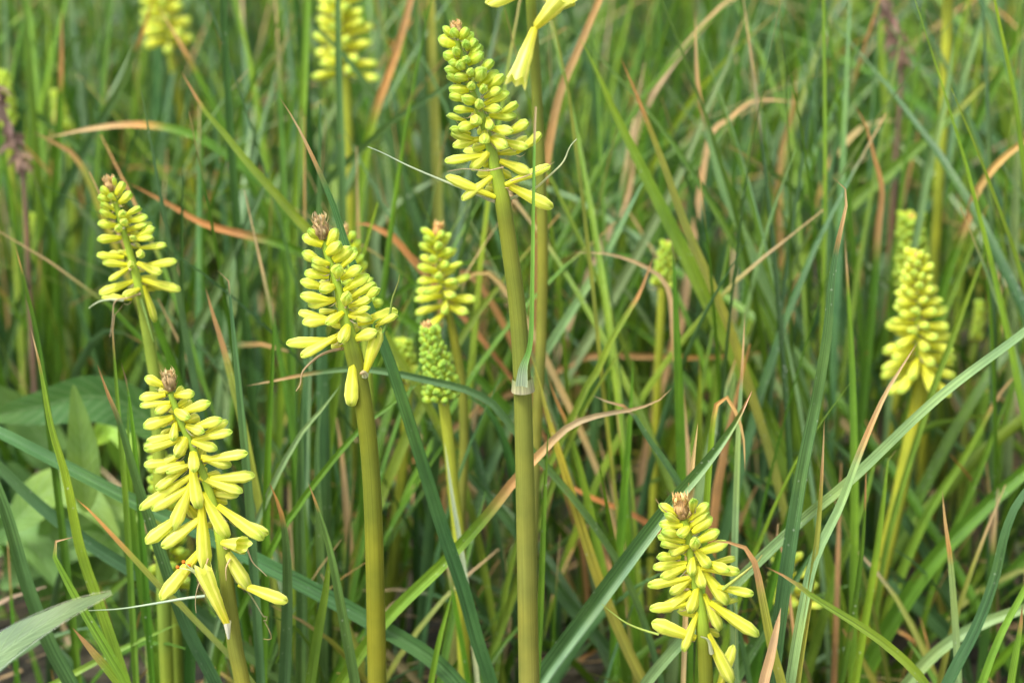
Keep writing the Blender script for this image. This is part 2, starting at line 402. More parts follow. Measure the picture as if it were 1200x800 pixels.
def bract(parent, pts, wid, c0=BR, c1=None, name='bract'):
    mb = MB(); c1 = c0 if c1 is None else c1
    tube(mb, pts, lambda s: wid * .5 * (1 - .75 * s), lambda s: c0 * (1 - s) + c1 * s, 22, 6)
    return mb.build(name, M_DRY if c0[0] > c0[1] else M_LEAF, parent)
def small_bracts(parent, feet):
    """the papery scale at the foot of every flower"""
    mb = MB()
    for a, d, u in feet:
        d = d.normalized(); dn = Vector((0, 0, -1)); l = u * random.uniform(7, 15)
        s = d.cross(dn); s = s.normalized() if s.length > .1 else Vector((1, 0, 0))
        o = a + dn * u * 3
        e = o + d * l + dn * l * random.uniform(.0, .5) + s * l * random.uniform(-.3, .3)
        m = (o + e) / 2 + dn * l * .15
        cc = jit(BR, .3)
        ribbon(mb, [o, m, e, e + (Vector((0, 0, 1)) * random.uniform(-.3, 1) + d * .3) * l * .25], lambda v: u * 3.0 * (1 - v ** 1.3) + u * .4, lambda v: cc, 8, normal=dn, fold=.5, cols=3)
    o = mb.build('papery_bracts', M_DRY, parent); o['kind'] = 'stuff'
    return o

STEMC = dict(olive=((.138, .162, .010), (.185, .180, .048)), green=((.20, .26, .03), (.16, .22, .03)), yellow=((.33, .34, .03), (.25, .29, .03)), brown=((.125, .15, .012), (.14, .145, .020)))
def stem(parent, path, Y, w0, w1, wtop, head_n, colk):
    """path root... given top to bottom in px; head_n first points belong to the flower head"""
    pts = [P(x, y, Y) for x, y in path]
    g = to_ground(pts[-1], pts[-2], .3)
    allp = pts + g[::-1]
    u = pxm(path[0][1], Y); seg = [0]
    for a, b in zip(allp[:-1], allp[1:]): seg.append(seg[-1] + (b - a).length)
    tot = seg[-1]; sh = seg[head_n - 1] / tot; sv = seg[len(pts) - 1] / tot
    def rad(s):
        if s < sh: return .5 * u * (wtop + (w0 - wtop) * (s / sh) ** 2.6)
        return .5 * u * (w0 + (w1 - w0) * min(1, (s - sh) / max(.01, sv - sh)))
    c0, c1 = (np.array(c) for c in STEMC[colk])
    hc = np.array([.26, .36, .03])
    mb = MB()
    def cf(s):
        k = sm(sh * .8, sh * 1.15, s)
        return hc * (1 - k) + (c0 * (1 - s) + c1 * s) * k
    tube(mb, allp, rad, cf, 60, 14)
    return mb.build('stem', M_STEM, parent)
def root_of(path, Y):
    p = P(*path[-1], Y); q = P(*path[-2], Y); g = to_ground(p, q, .3)
    return Vector((g[0].x, g[0].y, 0)) if g else p
def bz(wd): return 1 if wd in (4.5, 2.6, 3.4) else -1
def parse(s): return [tuple(float(v) for v in q.split(',')) for q in s.split()]

def traced_head(label, off, scale, rows, Y, path, head_n, widths, tipline, tipw, colk, lens, greens, pales, extra_back=18, bracts=()):
    """a spike whose flowers are read one by one off the photograph"""
    path = parse(path); root = root_of(path, Y)
    e = empty('flower_spike', root); tag(e, label, 'flower', 'yellow flower spikes')
    stem(e, path, Y, *widths, head_n, colk)
    fx = lambda X, Z: (off[0] + X / scale, off[1] + Z / scale)
    rows = [r.split(',') for r in rows.replace('\n', ' ').split(';') if r.strip()]
    ys = [float(r[1]) for r in rows]; y0, y1 = min(ys), max(ys)
    feet = []
    hp = path[:head_n]; ay = [q[1] for q in hp]; axx = [q[0] for q in hp]
    for r in rows:
        X0, Z0, X1, Z1, W = (float(v) for v in r[:5]); fl = r[5].strip() if len(r) > 5 else ''
        a, b = fx(X0, Z0), fx(X1, Z1); wpx = W / scale
        t = (Z0 - y0) / (y1 - y0 + 1e-6); Lr = (lens[0] + (lens[1] - lens[0]) * t) / scale
        p = math.hypot(a[0] - b[0], a[1] - b[1]); u = pxm(a[1], Y)
        dz = math.sqrt(max(0, Lr * Lr - p * p)) * .85 * u
        if p > Lr * .98: dz = random.uniform(-.1, .2) * Lr * u
        sgn = 1 if 'b' in fl else -1
        hw = (widths[2] + (widths[0] - widths[2]) * t ** 2.6) * .5 * u
        if 'b' in fl: ya = Y + hw + 3 * u
        elif p < Lr * .8: ya = Y - hw * .8
        else: ya = Y - hw * .3 + random.uniform(-2, 2) * u
        # draw the foot in towards the stalk where it would hang free of it
        cx = np.interp(a[1], ay, axx)
        A = P(a[0], a[1], ya); B = P(b[0], b[1], ya + sgn * dz)
        gap = (cx - a[0]); lim = 14 + 6 * t
        if 'k' not in fl and abs(gap) > 6 and abs(gap) < 60:
            dirn = (B - A).normalized(); need = max(0, abs(gap) - widths[0] * .4) / max(.5, abs(dirn.x)) * u
            A = A - dirn * min(need, .22 * (B - A).length)
        if 'o' in fl: kind = 'open'
        else: kind = None
        gr = max(0, min(1, greens[0] + (greens[1] - greens[0]) * t + random.uniform(-.12, .12)))
        pl = max(0, min(1, pales[0] + (pales[1] - pales[0]) * t + random.uniform(-.1, .1)))
        if 'p' in fl: pl = .85
        floret(e, A, B, wpx * u * (random.uniform(1.04, 1.14) if Lr > 24 else random.uniform(1.08, 1.16)), gr, pl, .25 + .6 * (1 - t), kind)
        feet.append((A, B - A, u))
    # flowers on the far side of the stalk
    for k in range(extra_back):
        t = (k + .5) / extra_back; yy = ay[0] + (ay[-1] - ay[0]) * t * .96 + 4; xx = np.interp(yy, ay, axx)
        u = pxm(yy, Y); an = random.uniform(.12, .88) * math.pi; L = (lens[0] + (lens[1] - lens[0]) * t) / scale * u * .85
        el = random.uniform(.0, .5) - .6 * t
        d = Vector((math.cos(an) * .55, math.sin(an), el)).normalized()
        A = P(xx, yy, Y) + d * 2 * u
        floret(e, A, A + d * L, (62 + 16 * t) / scale * u, greens[0] + (greens[1] - greens[0]) * t, 0, .6)
    small_bracts(e, feet)
    (a0, a1), (b0, b1) = parse(tipline)
    dried_tip(e, P(a0, a1, Y - .001), P(b0, b1, Y - .001), tipw * pxm(a1, Y))
    for pts, wd, ca, cb in bracts:
        q = parse(pts); m = len(q)
        bract(e, [P(x, y, Y + bz(wd) * (.004 + .006 * i / m)) for i, (x, y) in enumerate(q)], wd * pxm(q[0][1], Y), np.array(ca), np.array(cb))
    return e

def grown_head(label, Y, path, head_n, widths, n, L0, L1, w0, w1, a0, a1, green, colk='green', tip=None, tipw=9, tipf=.6, pale=0.0, name='flower_spike'):
    """a spike further back: flowers spiral round the stalk; a0..a1 = angle from upright at the top and at the bottom"""
    path = parse(path); root = root_of(path, Y)
    e = empty(name, root); tag(e, label, 'flower', 'yellow flower spikes')
    stem(e, path, Y, *widths, head_n, colk)
    hp = [P(x, y, Y) for x, y in path[:head_n]]; c, L = spline(hp, 60); T = -nrm(np.gradient(c, axis=0)); u = pxm(path[0][1], Y)
    feet = []
    for k in range(n):
        t = ((k + .6) / n) ** .93; i = min(59, int(t * 59)); z = Vector(T[i]); x = z.cross(Vector((.1, 1, 0))).normalized(); y = z.cross(x)
        an = k * 2.39996 + random.uniform(-.25, .25); r = x * math.cos(an) + y * math.sin(an)
        al = R(a0 + (a1 - a0) * t ** 1.2 + random.uniform(-7, 7)); d = r * math.sin(al) + z * math.cos(al)
        l = (L0 + (L1 - L0) * t) * u * random.uniform(.88, 1.1); ww = (w0 + (w1 - w0) * t) * u * random.uniform(.92, 1.08)
        hw = .5 * u * (widths[2] + (widths[0] - widths[2]) * t ** 2.6)
        A = Vector(c[i]) + r * hw * .6
        g = max(0, min(1, green[0] + (green[1] - green[0]) * t + random.uniform(-.12, .12)))
        floret(e, A, A + d * l, ww, g, pale, tipf)
        feet.append((A, d, u))
    small_bracts(e, feet)
    if tip:
        (p0, p1), (q0, q1) = parse(tip); dried_tip(e, P(p0, p1, Y), P(q0, q1, Y), tipw * u)
    return e

# ------------------------------------------------------------------ the five spikes in focus, flower by flower
PALE, DRYC, GRN = (.46, .50, .30), (.50, .36, .20), (.16, .27, .05)
tall = traced_head('tall central yellow-green spike leaning left on a thick olive stem', (500, 10), 6.667, '''
215,220,125,145,60;245,215,195,170,62;265,230,320,155,62;225,285,90,235,88;280,270,365,190,64;320,300,300,270,60;330,310,390,250,64;345,370,425,285,70;350,410,440,350,88;
245,355,218,322,62;245,390,130,355,75;300,415,315,390,58;270,440,175,425,60;285,460,250,430,66;250,485,145,470,72;330,540,210,530,74;240,570,165,520,58;335,520,345,490,58;
420,490,515,405,75;410,540,435,480,92;430,590,565,500,74;500,610,600,530,72;320,635,175,635,78;345,625,350,600,58;440,650,448,620,62;480,680,575,625,70;300,705,180,690,68;
370,725,285,705,78;410,775,412,735,66;490,730,645,660,78;350,795,215,785,66;590,815,705,745,68;480,785,575,785,66;
280,870,170,830,55;370,850,395,885,80;480,860,500,940,70;530,840,695,850,74;370,910,245,930,78;310,970,190,940,58;350,1020,195,980,64;530,940,670,955,74;650,965,795,895,74;
455,965,450,1045,76;410,1020,205,1070,78;505,1015,625,1080,82;600,1040,790,1080,76;680,1060,780,1010,58,b;740,1100,895,985,66;440,1130,290,1115,54,b;590,1130,710,1110,60,b;
420,1150,145,1185,70;505,1110,340,1250,86;570,1190,815,1285,84;500,1460,155,1320,84;530,1300,275,1490,86;650,1360,960,1230,74;645,1385,975,1560,92
''', 1.045, '535,46 541,70 550,100 562,130 573,165 580,195 588,230 597,290 606,360 612,450 616,600 620,800', 7, (19, 27, 8), '536,40 533,24', 13, 'olive',
    (118, 250), (.85, .15), (0, .25), 20, bracts=(
    ('583,238 560,228 520,212 480,195 450,180 431,172', 4.5, PALE, PALE), ('598,233 625,222 645,205 660,190 668,172 676,163', 4.5, PALE, PALE),
    ('598,212 620,205 650,190', 2, DRYC, DRYC), ('590,196 570,200 545,198 524,201', 2, DRYC, DRYC)))
bl = [P(x, y, 1.045 - .016) for x, y in parse('612,452 614,430 622,400 624,330 625,260 626,190 627,150 628,125')]
mb = MB(); ribbon(mb, bl, lambda s: pxm(400, 1.03) * (8 * (1 - sm(0, .14, s)) + 6.5 * (1 - .6 * s)), lambda s: COL['w'] * .62 * (1 - sm(.02, .13, s)) + np.array([.15, .30, .05]) * sm(.02, .13, s) * (1 - sm(.86, .9, s)) + COL['t'] * sm(.86, .9, s), 50, roll=.2, fold=.6)
o = mb.build('stem_leaf', M_LEAF, tall); o['label'] = 'thin upright green leaf clasping the stem with a pale sheath'
mb = MB(); tube(mb, [P(612, 443, 1.041), P(612.6, 450, 1.041), P(613, 458, 1.041)], lambda s: pxm(440, 1.04) * (12 + 2 * s), lambda s: np.array([.26, .27, .10]) * (1 - s) + np.array([.34, .30, .16]) * s, 8, 14)
mb.build('sheath', M_DRY, tall)

sec = traced_head('yellow spike with one pale flower hanging straight down, left of the tall central spike', (330, 240), 6.667, '''
320,310,165,240,84;300,270,210,195,58;370,310,435,190,78;365,375,460,300,84;410,430,545,330,82;470,480,585,360,64;435,560,440,480,86;370,460,235,440,66;290,440,160,380,80;370,520,235,470,58;
370,560,180,535,80;500,560,620,485,88;310,640,150,590,80;390,610,300,615,50,b;400,640,300,665,78;490,670,680,545,80;555,720,725,610,80;670,720,755,660,70;340,740,150,700,84;500,770,512,710,84;
420,740,210,785,84;540,790,700,735,60;345,890,135,845,72;365,900,165,925,84;480,840,345,925,78;400,830,300,835,50,b;550,850,680,800,58;530,865,705,885,78;650,910,905,835,90;770,930,890,860,66;
515,950,465,1070,88;420,1060,45,1090,80;430,1025,150,1175,86;570,1050,740,985,90;650,1315,775,965,108,k;560,1205,532,1565,118,k;455,1100,395,1110,46,b
''', 1.04, '379,282 386,304 395,332 402,362 409,392 413,408 422,450 432,520 438,620 442,800', 6, (21, 24, 9), '378,280 373,250', 16, 'brown',
    (140, 250), (.32, .12), (0, .3), 18, bracts=(
    ('403,408 385,412 370,420 355,435 352,450 347,458', 4.5, DRYC, DRYC), ('428,440 426,436 422,438', 9, PALE, DRYC), ('440,395 438,380 444,374 447,374', 4, (.2, .34, .05), (.2, .34, .05)),
    ('449,390 456,372 460,350 467,330 468,322', 4, (.16, .3, .05), (.3, .3, .08))))

low = traced_head('lemon yellow spike with long drooping flowers and orange stamens, lower left', (150, 430), 6.667, '''
270,140,130,85,74;310,200,250,180,50,b;290,215,90,240,74;330,275,95,298,72;360,220,520,210,72;330,290,215,365,72;365,350,330,325,50,b;430,320,495,275,58,b;440,345,640,270,78;380,345,475,395,80;
470,420,545,385,76,b;330,400,125,470,88;350,410,270,455,48,b;370,430,350,575,70;460,460,595,510,76;540,465,735,405,84;640,500,780,425,64,b;350,480,265,515,50,b;340,540,150,585,78;400,565,130,640,78;
460,550,370,700,88;550,560,810,500,82;500,580,695,645,82;570,700,805,770,84;650,715,930,665,88;510,665,515,820,78;400,690,215,775,78;330,740,130,775,64;480,765,300,820,58;
400,757,206,820,72;419,810,218,945,74;463,870,100,1110,84;463,950,195,1120,78;481,945,362,1270,94;506,808,544,1100,92;530,820,612,808,50,b;556,860,888,985,80;688,870,988,860,84;600,980,862,1005,78,b;
588,990,769,1330,98;700,1080,1050,1345,104;850,1200,1094,1300,78,b;375,1190,150,1380,88;525,1210,262,1395,88;475,1090,540,1170,74,b;575,1160,581,1580,102;700,1340,935,1730,110;740,1370,900,1385,108,ok;
525,1485,268,1815,98;
862,1690,1245,1820,106,k
''', 1.03, '200,460 208,485 218,508 228,530 238,555 248,585 256,615 262,645 268,700 276,760 284,800', 8, (17, 20, 8), '200,458 196,432', 15, 'olive',
    (150, 300), (.12, 0), (.25, .5), 20, bracts=(
    ('244,654 238,672 231,690 229,705 230,718', 2.2, DRYC, DRYC), ('289,641 296,658 306,668 313,675', 2.2, DRYC, DRYC), ('270,654 265,665 265,680', 2.4, DRYC, DRYC),
    ('274,680 288,690 300,707 309,722 313,722 312,727 309,726 314,735 318,745 317,749 309,748', 2.6, PALE, DRYC), ('240,698 215,701 180,707 140,713 103,715', 4.0, (.50, .56, .40), (.40, .50, .28))))
A, B = P(266, 731, 1.021), P(236, 668, 1.018)
floret(low, A, B, 18 * pxm(700, 1.03), 0, .6, 0, 'open')
mb = MB(); tube(mb, [P(268, 748, 1.0215), P(267, 738, 1.0213), P(266, 728, 1.021)], lambda s: pxm(740, 1.02) * (1.5 + 3.5 * s), lambda s: np.array([.7, .66, .5]), 6, 8); mb.build('floret_foot', M_DRY, low)
for k, (x, y, x1, y1) in enumerate(((224, 668, 208, 664), (226, 668, 215, 658), (228, 668, 221, 662), (231, 668, 224, 659), (229, 672, 216, 665))):
    Yk = 1.024 + .0015 * k; mb = MB(); tube(mb, [P(236, 676, 1.026), P(x, y, Yk), P(x1 + 1, y1 + 1, Yk)], lambda s: pxm(670, 1.02) * .8, lambda s: np.array([.6, .62, .3]), 6, 5)
    st = mb.build('stamen', M_LEAF, low)
    mb = MB(); a = P(x1 + 1.5, y1 + 2.5, Yk); b = P(x1 - 1, y1 - 2, Yk); tube(mb, [a, (a + b) / 2, b], lambda s: pxm(670, 1.02) * (.3 + 2.2 * math.sin(3.1 * min(1, max(0, s)))), lambda s: np.array([.72, .17, .01]), 7, 7)
    an = mb.build('anther', M_DRY, None, origin=low.location); an.location = (0, 0, 0); an.parent = st

four = traced_head('full yellow spike with a blunt brown tip at the lower right', (750, 570), 6.667, '''
300,220,150,135,68;412,180,415,95,54;420,230,540,140,74;300,270,190,215,58;330,305,150,290,72;420,290,540,200,68;420,350,565,240,88;375,320,300,385,74;290,370,170,355,78;350,430,140,385,68;
460,420,620,350,88;425,480,432,425,82;380,465,220,525,74;300,470,165,450,58;280,550,135,555,72;470,510,685,445,84;440,500,550,625,80;410,545,400,695,72;370,590,105,625,78;350,625,165,715,80;
590,590,740,560,58,b;550,600,700,650,78;530,640,775,655,82;450,620,490,795,80;340,720,65,775,74;400,710,240,835,84;520,695,675,920,90;
650,790,885,830,74;400,820,170,980,84;330,920,80,960,72;450,780,390,985,82;510,860,620,1118,88;560,920,760,880,58,b;610,950,915,1170,84;370,1160,92,1068,104;455,970,335,1280,88;525,1140,715,1535,108;
620,1560,730,1240,80,b;330,770,250,760,50,b
''', 1.03, '801,608 806,625 809,650 814,678 820,708 824,742 826,770 828,830', 6, (17, 18, 9), '800,607 796,577', 18, 'brown',
    (145, 300), (.22, .05), (.05, .35), 18, bracts=(
    ('772,743 755,738 735,730 718,718 705,707', 3.4, (.33, .42, .08), (.33, .42, .08)), ('790,610 782,600 776,595 768,584', 2.4, DRYC, DRYC), ('820,634 823,646 830,660 840,690 858,700 862,740 860,800', 2.6, (.40, .5, .2), (.4, .5, .2)),
    ('834,765 830,750 821,745', 6, PALE, PALE), ('847,690 860,680 885,660 893,650', 5, (.34, .42, .06), (.45, .38, .12))))

mid = traced_head('loose yellow spike, slightly blurred, above the drooping lower left spike', (100, 200), 8.89, '''
250,240,160,180,78;310,180,300,80,50;330,240,400,120,84;240,300,135,280,80;310,300,250,255,60;370,320,480,240,84;270,390,165,350,70;290,480,150,420,74;430,460,570,380,74;300,570,130,555,80;370,480,395,430,74;
480,520,650,490,84;480,620,690,545,80;400,560,410,520,76;560,680,720,600,80;330,700,125,715,90;345,630,345,590,76;520,720,700,690,84;620,800,840,770,90;470,600,640,560,70;
350,870,270,850,70,b;350,900,120,890,76;500,720,505,690,64;430,980,180,960,74;650,990,950,950,84;570,970,790,1060,86;460,1010,245,1140,80;460,980,480,985,70;550,860,590,880,80;
470,1160,155,1290,86;420,1330,180,1310,80,b;560,1230,400,1300,80;640,1150,985,1250,100;600,1160,800,1230,76,b;610,1200,735,1570,90
''', 1.15, '131,222 136,240 143,265 152,295 159,320 165,345 170,375 176,410 182,450 186,520 190,640', 6, (13, 18, 7), '130,224 127,206', 12, 'green',
    (150, 320), (.30, .22), (0, .15), 22, bracts=(('165,344 150,349 135,353 132,375 129,395', 2.4, DRYC, DRYC), ('145,352 128,351 115,354 104,361', 4, PALE, PALE), ('165,350 172,372 180,400', 5, (.2, .3, .06), (.2, .3, .06))))

# ------------------------------------------------------------------ spikes behind, softer with distance
G = grown_head
G('loose yellow-green spike between the hanging-flower spike and the tall stem', 1.24, '510,275 512,300 516,325 521,345 525,365 533,400 541,450 544,520 540,600 532,800', 5, (10, 15, 5), 38, 17, 38, 9, 11, 48, 104, (.7, .2), 'olive', '512,277 514,260', 11)
G('tight green conical spike of unopened buds with tan tip, low behind the tall stem', 1.17, '504,388 507,405 512,430 517,455 519,466 526,520 532,580 538,640 545,800', 5, (13, 16, 9), 120, 13, 20, 8.5, 9.5, 46, 90, (1, .85), 'yellow', '502,392 499,376', 13, .9)
G('small tight spike of green buds half hidden behind the blue-green leaf', 1.33, '473,402 474,415 476,432 478,446 474,520 466,600 455,700', 4, (12, 13, 7), 44, 12, 15, 8, 9, 45, 85, (.8, .6), 'yellow', '473,412 473,405', 8)
G('green bud spike peeping out behind the top of the hanging-flower spike', 1.2, '408,275 411,290 415,310 421,335 426,360 432,450 435,560', 5, (11, 12, 6), 26, 14, 20, 9, 10, 45, 95, (.9, .7), 'green', '405,282 402,262', 10)
G('large soft yellow spike cut by the top edge, second from the left at the top', 1.55, '398,-30 400,0 402,30 403,60 405,88 408,150 411,250 412,400', 5, (10, 11, 6), 44, 22, 38, 11, 12, 55, 92, (.25, .1), 'yellow', '398,-24 397,-38', 10)
G('soft yellow spike cut by the top edge at the far left of the top', 1.78, '184,-45 188,-15 193,20 199,55 206,100 216,150 226,220 232,400', 4, (9, 10, 5), 42, 17, 32, 9, 10, 50, 95, (.35, .1), 'yellow', '184,-40 183,-52', 9)
G('rounded yellow spike on a bright yellow-green stem near the right edge', 1.3, '1074,300 1075,330 1076,360 1075,390 1077,420 1079,438 1074,480 1062,540 1047,610 1025,700 1003,785', 6, (17, 21, 8), 78, 14, 46, 9.5, 11.5, 46, 122, (.35, .05), 'yellow', '1073,308 1074,295', 8)
G('narrow tight green spike rising behind the rounded yellow spike near the right edge', 1.45, '1068,256 1068,270 1069,300 1070,335 1066,380 1050,460 1040,520 1030,640', 4, (14, 12, 9), 90, 16, 19, 9.5, 10, 58, 84, (.8, .6), 'yellow', '1068,258 1068,250', 7)
G('hidden spike of green buds showing through directly behind the drooping lower left spike', 1.18, '186,530 190,560 194,600 199,650 204,688 206,740 208,800', 5, (14, 14, 8), 60, 17, 24, 10, 11, 50, 88, (.75, .6), 'green', '185,532 183,520', 9)
G('small yellow spike half hidden behind the crossing leaves right of the lower right spike', 1.22, '922,650 924,670 927,690 930,712 930,760 930,820', 4, (10, 12, 6), 26, 20, 34, 9, 10, 55, 100, (.3, .1), 'green', '920,652 918,633', 11)
G('small green bud spike behind an upright leaf, right of the tall spike', 1.38, '781,288 780,300 778,315 776,334 774,380 771,440 768,520', 4, (10, 10, 6), 44, 9, 13, 7, 8, 40, 75, (.9, .7), 'yellow', '783,294 786,282', 7)
G('closed pale green bud spike, blurred at the right edge below the rounded yellow spike', 1.5, '1148,358 1147,372 1145,388 1143,402 1138,430 1132,480 1128,560', 4, (8, 9, 5), 40, 9, 10, 7, 7, 16, 34, (.95, .8), 'green', None, 7)
G('small blurred green bud spike left of the long dark leaf with the curled tip', 1.6, '957,373 956,385 955,400 954,412 952,460 950,520', 4, (7, 8, 4), 30, 8, 9, 6, 7, 20, 45, (.9, .8), 'green', '957,377 956,370', 6)
G('blurred lime green bud spike in the upper left corner below the top edge', 1.65, '66,112 69,125 73,140 78,158 84,200 92,300', 4, (9, 9, 5), 40, 10, 12, 7, 8, 22, 50, (.9, .7), 'green', '65,114 63,106', 6)
G('blurred lime green bud spike touching the left edge near the top', 1.55, '4,90 6,110 8,130 10,150 14,200 20,300', 4, (10, 10, 6), 46, 12, 14, 8, 9, 28, 55, (.85, .7), 'green', None, 6)
G('tiny blurred green bud spike at the far left above the upright dry-tipped leaves', 1.6, '38,255 38,266 38,278 38,290 38,340 40,420', 4, (7, 7, 4), 30, 8, 9, 6, 7, 20, 45, (.85, .75), 'green', None, 6)
G('flower spike standing above the top edge on a tall yellow-olive stem, upper right', 1.5, '1113,-130 1113,-90 1112,-50 1111,-14 1109,60 1106,140 1102,190 1095,300', 4, (13, 13, 6), 40, 22, 34, 11, 12, 60, 110, (.3, .1), 'yellow', '1113,-128 1113,-145', 10)

# the older spike behind the tall one: open pale bells at the top edge
pth = '617,-150 618,-110 619,-70 621,-30 622,0 626,60 630,130 634,220 636,300 634,400 628,520 624,660 622,800'
q = parse(pth); old = empty('flower_spike', root_of(q, 1.2)); tag(old, 'olive stem behind the tall spike carrying pale open bells at the top edge', 'flower', 'yellow flower spikes')
stem(old, q, 1.2, 13, 14, 8, 5, 'olive')
for (a, b, ww, k) in (((626, 34), (605, 96), 25, 'open'), ((629, 30), (664, -8), 26, 'open'), ((612, -8), (571, 4), 17, 'long'), ((634, -6), (672, 4), 20, 'long'), ((610, -40), (580, -20), 18, 'long'), ((628, -60), (668, -45), 18, 'long'), ((616, -80), (580, -75), 16, 'long'), ((624, -90), (655, -100), 15, 'med'), ((616, -110), (596, -125), 14, 'bud'), ((622, -120), (634, -140), 13, 'bud'), ((617, -140), (616, -165), 13, 'bud')):
    floret(old, P(*a, 1.19), P(*b, 1.175), ww * pxm(0, 1.2), .1, .8, .1, k)
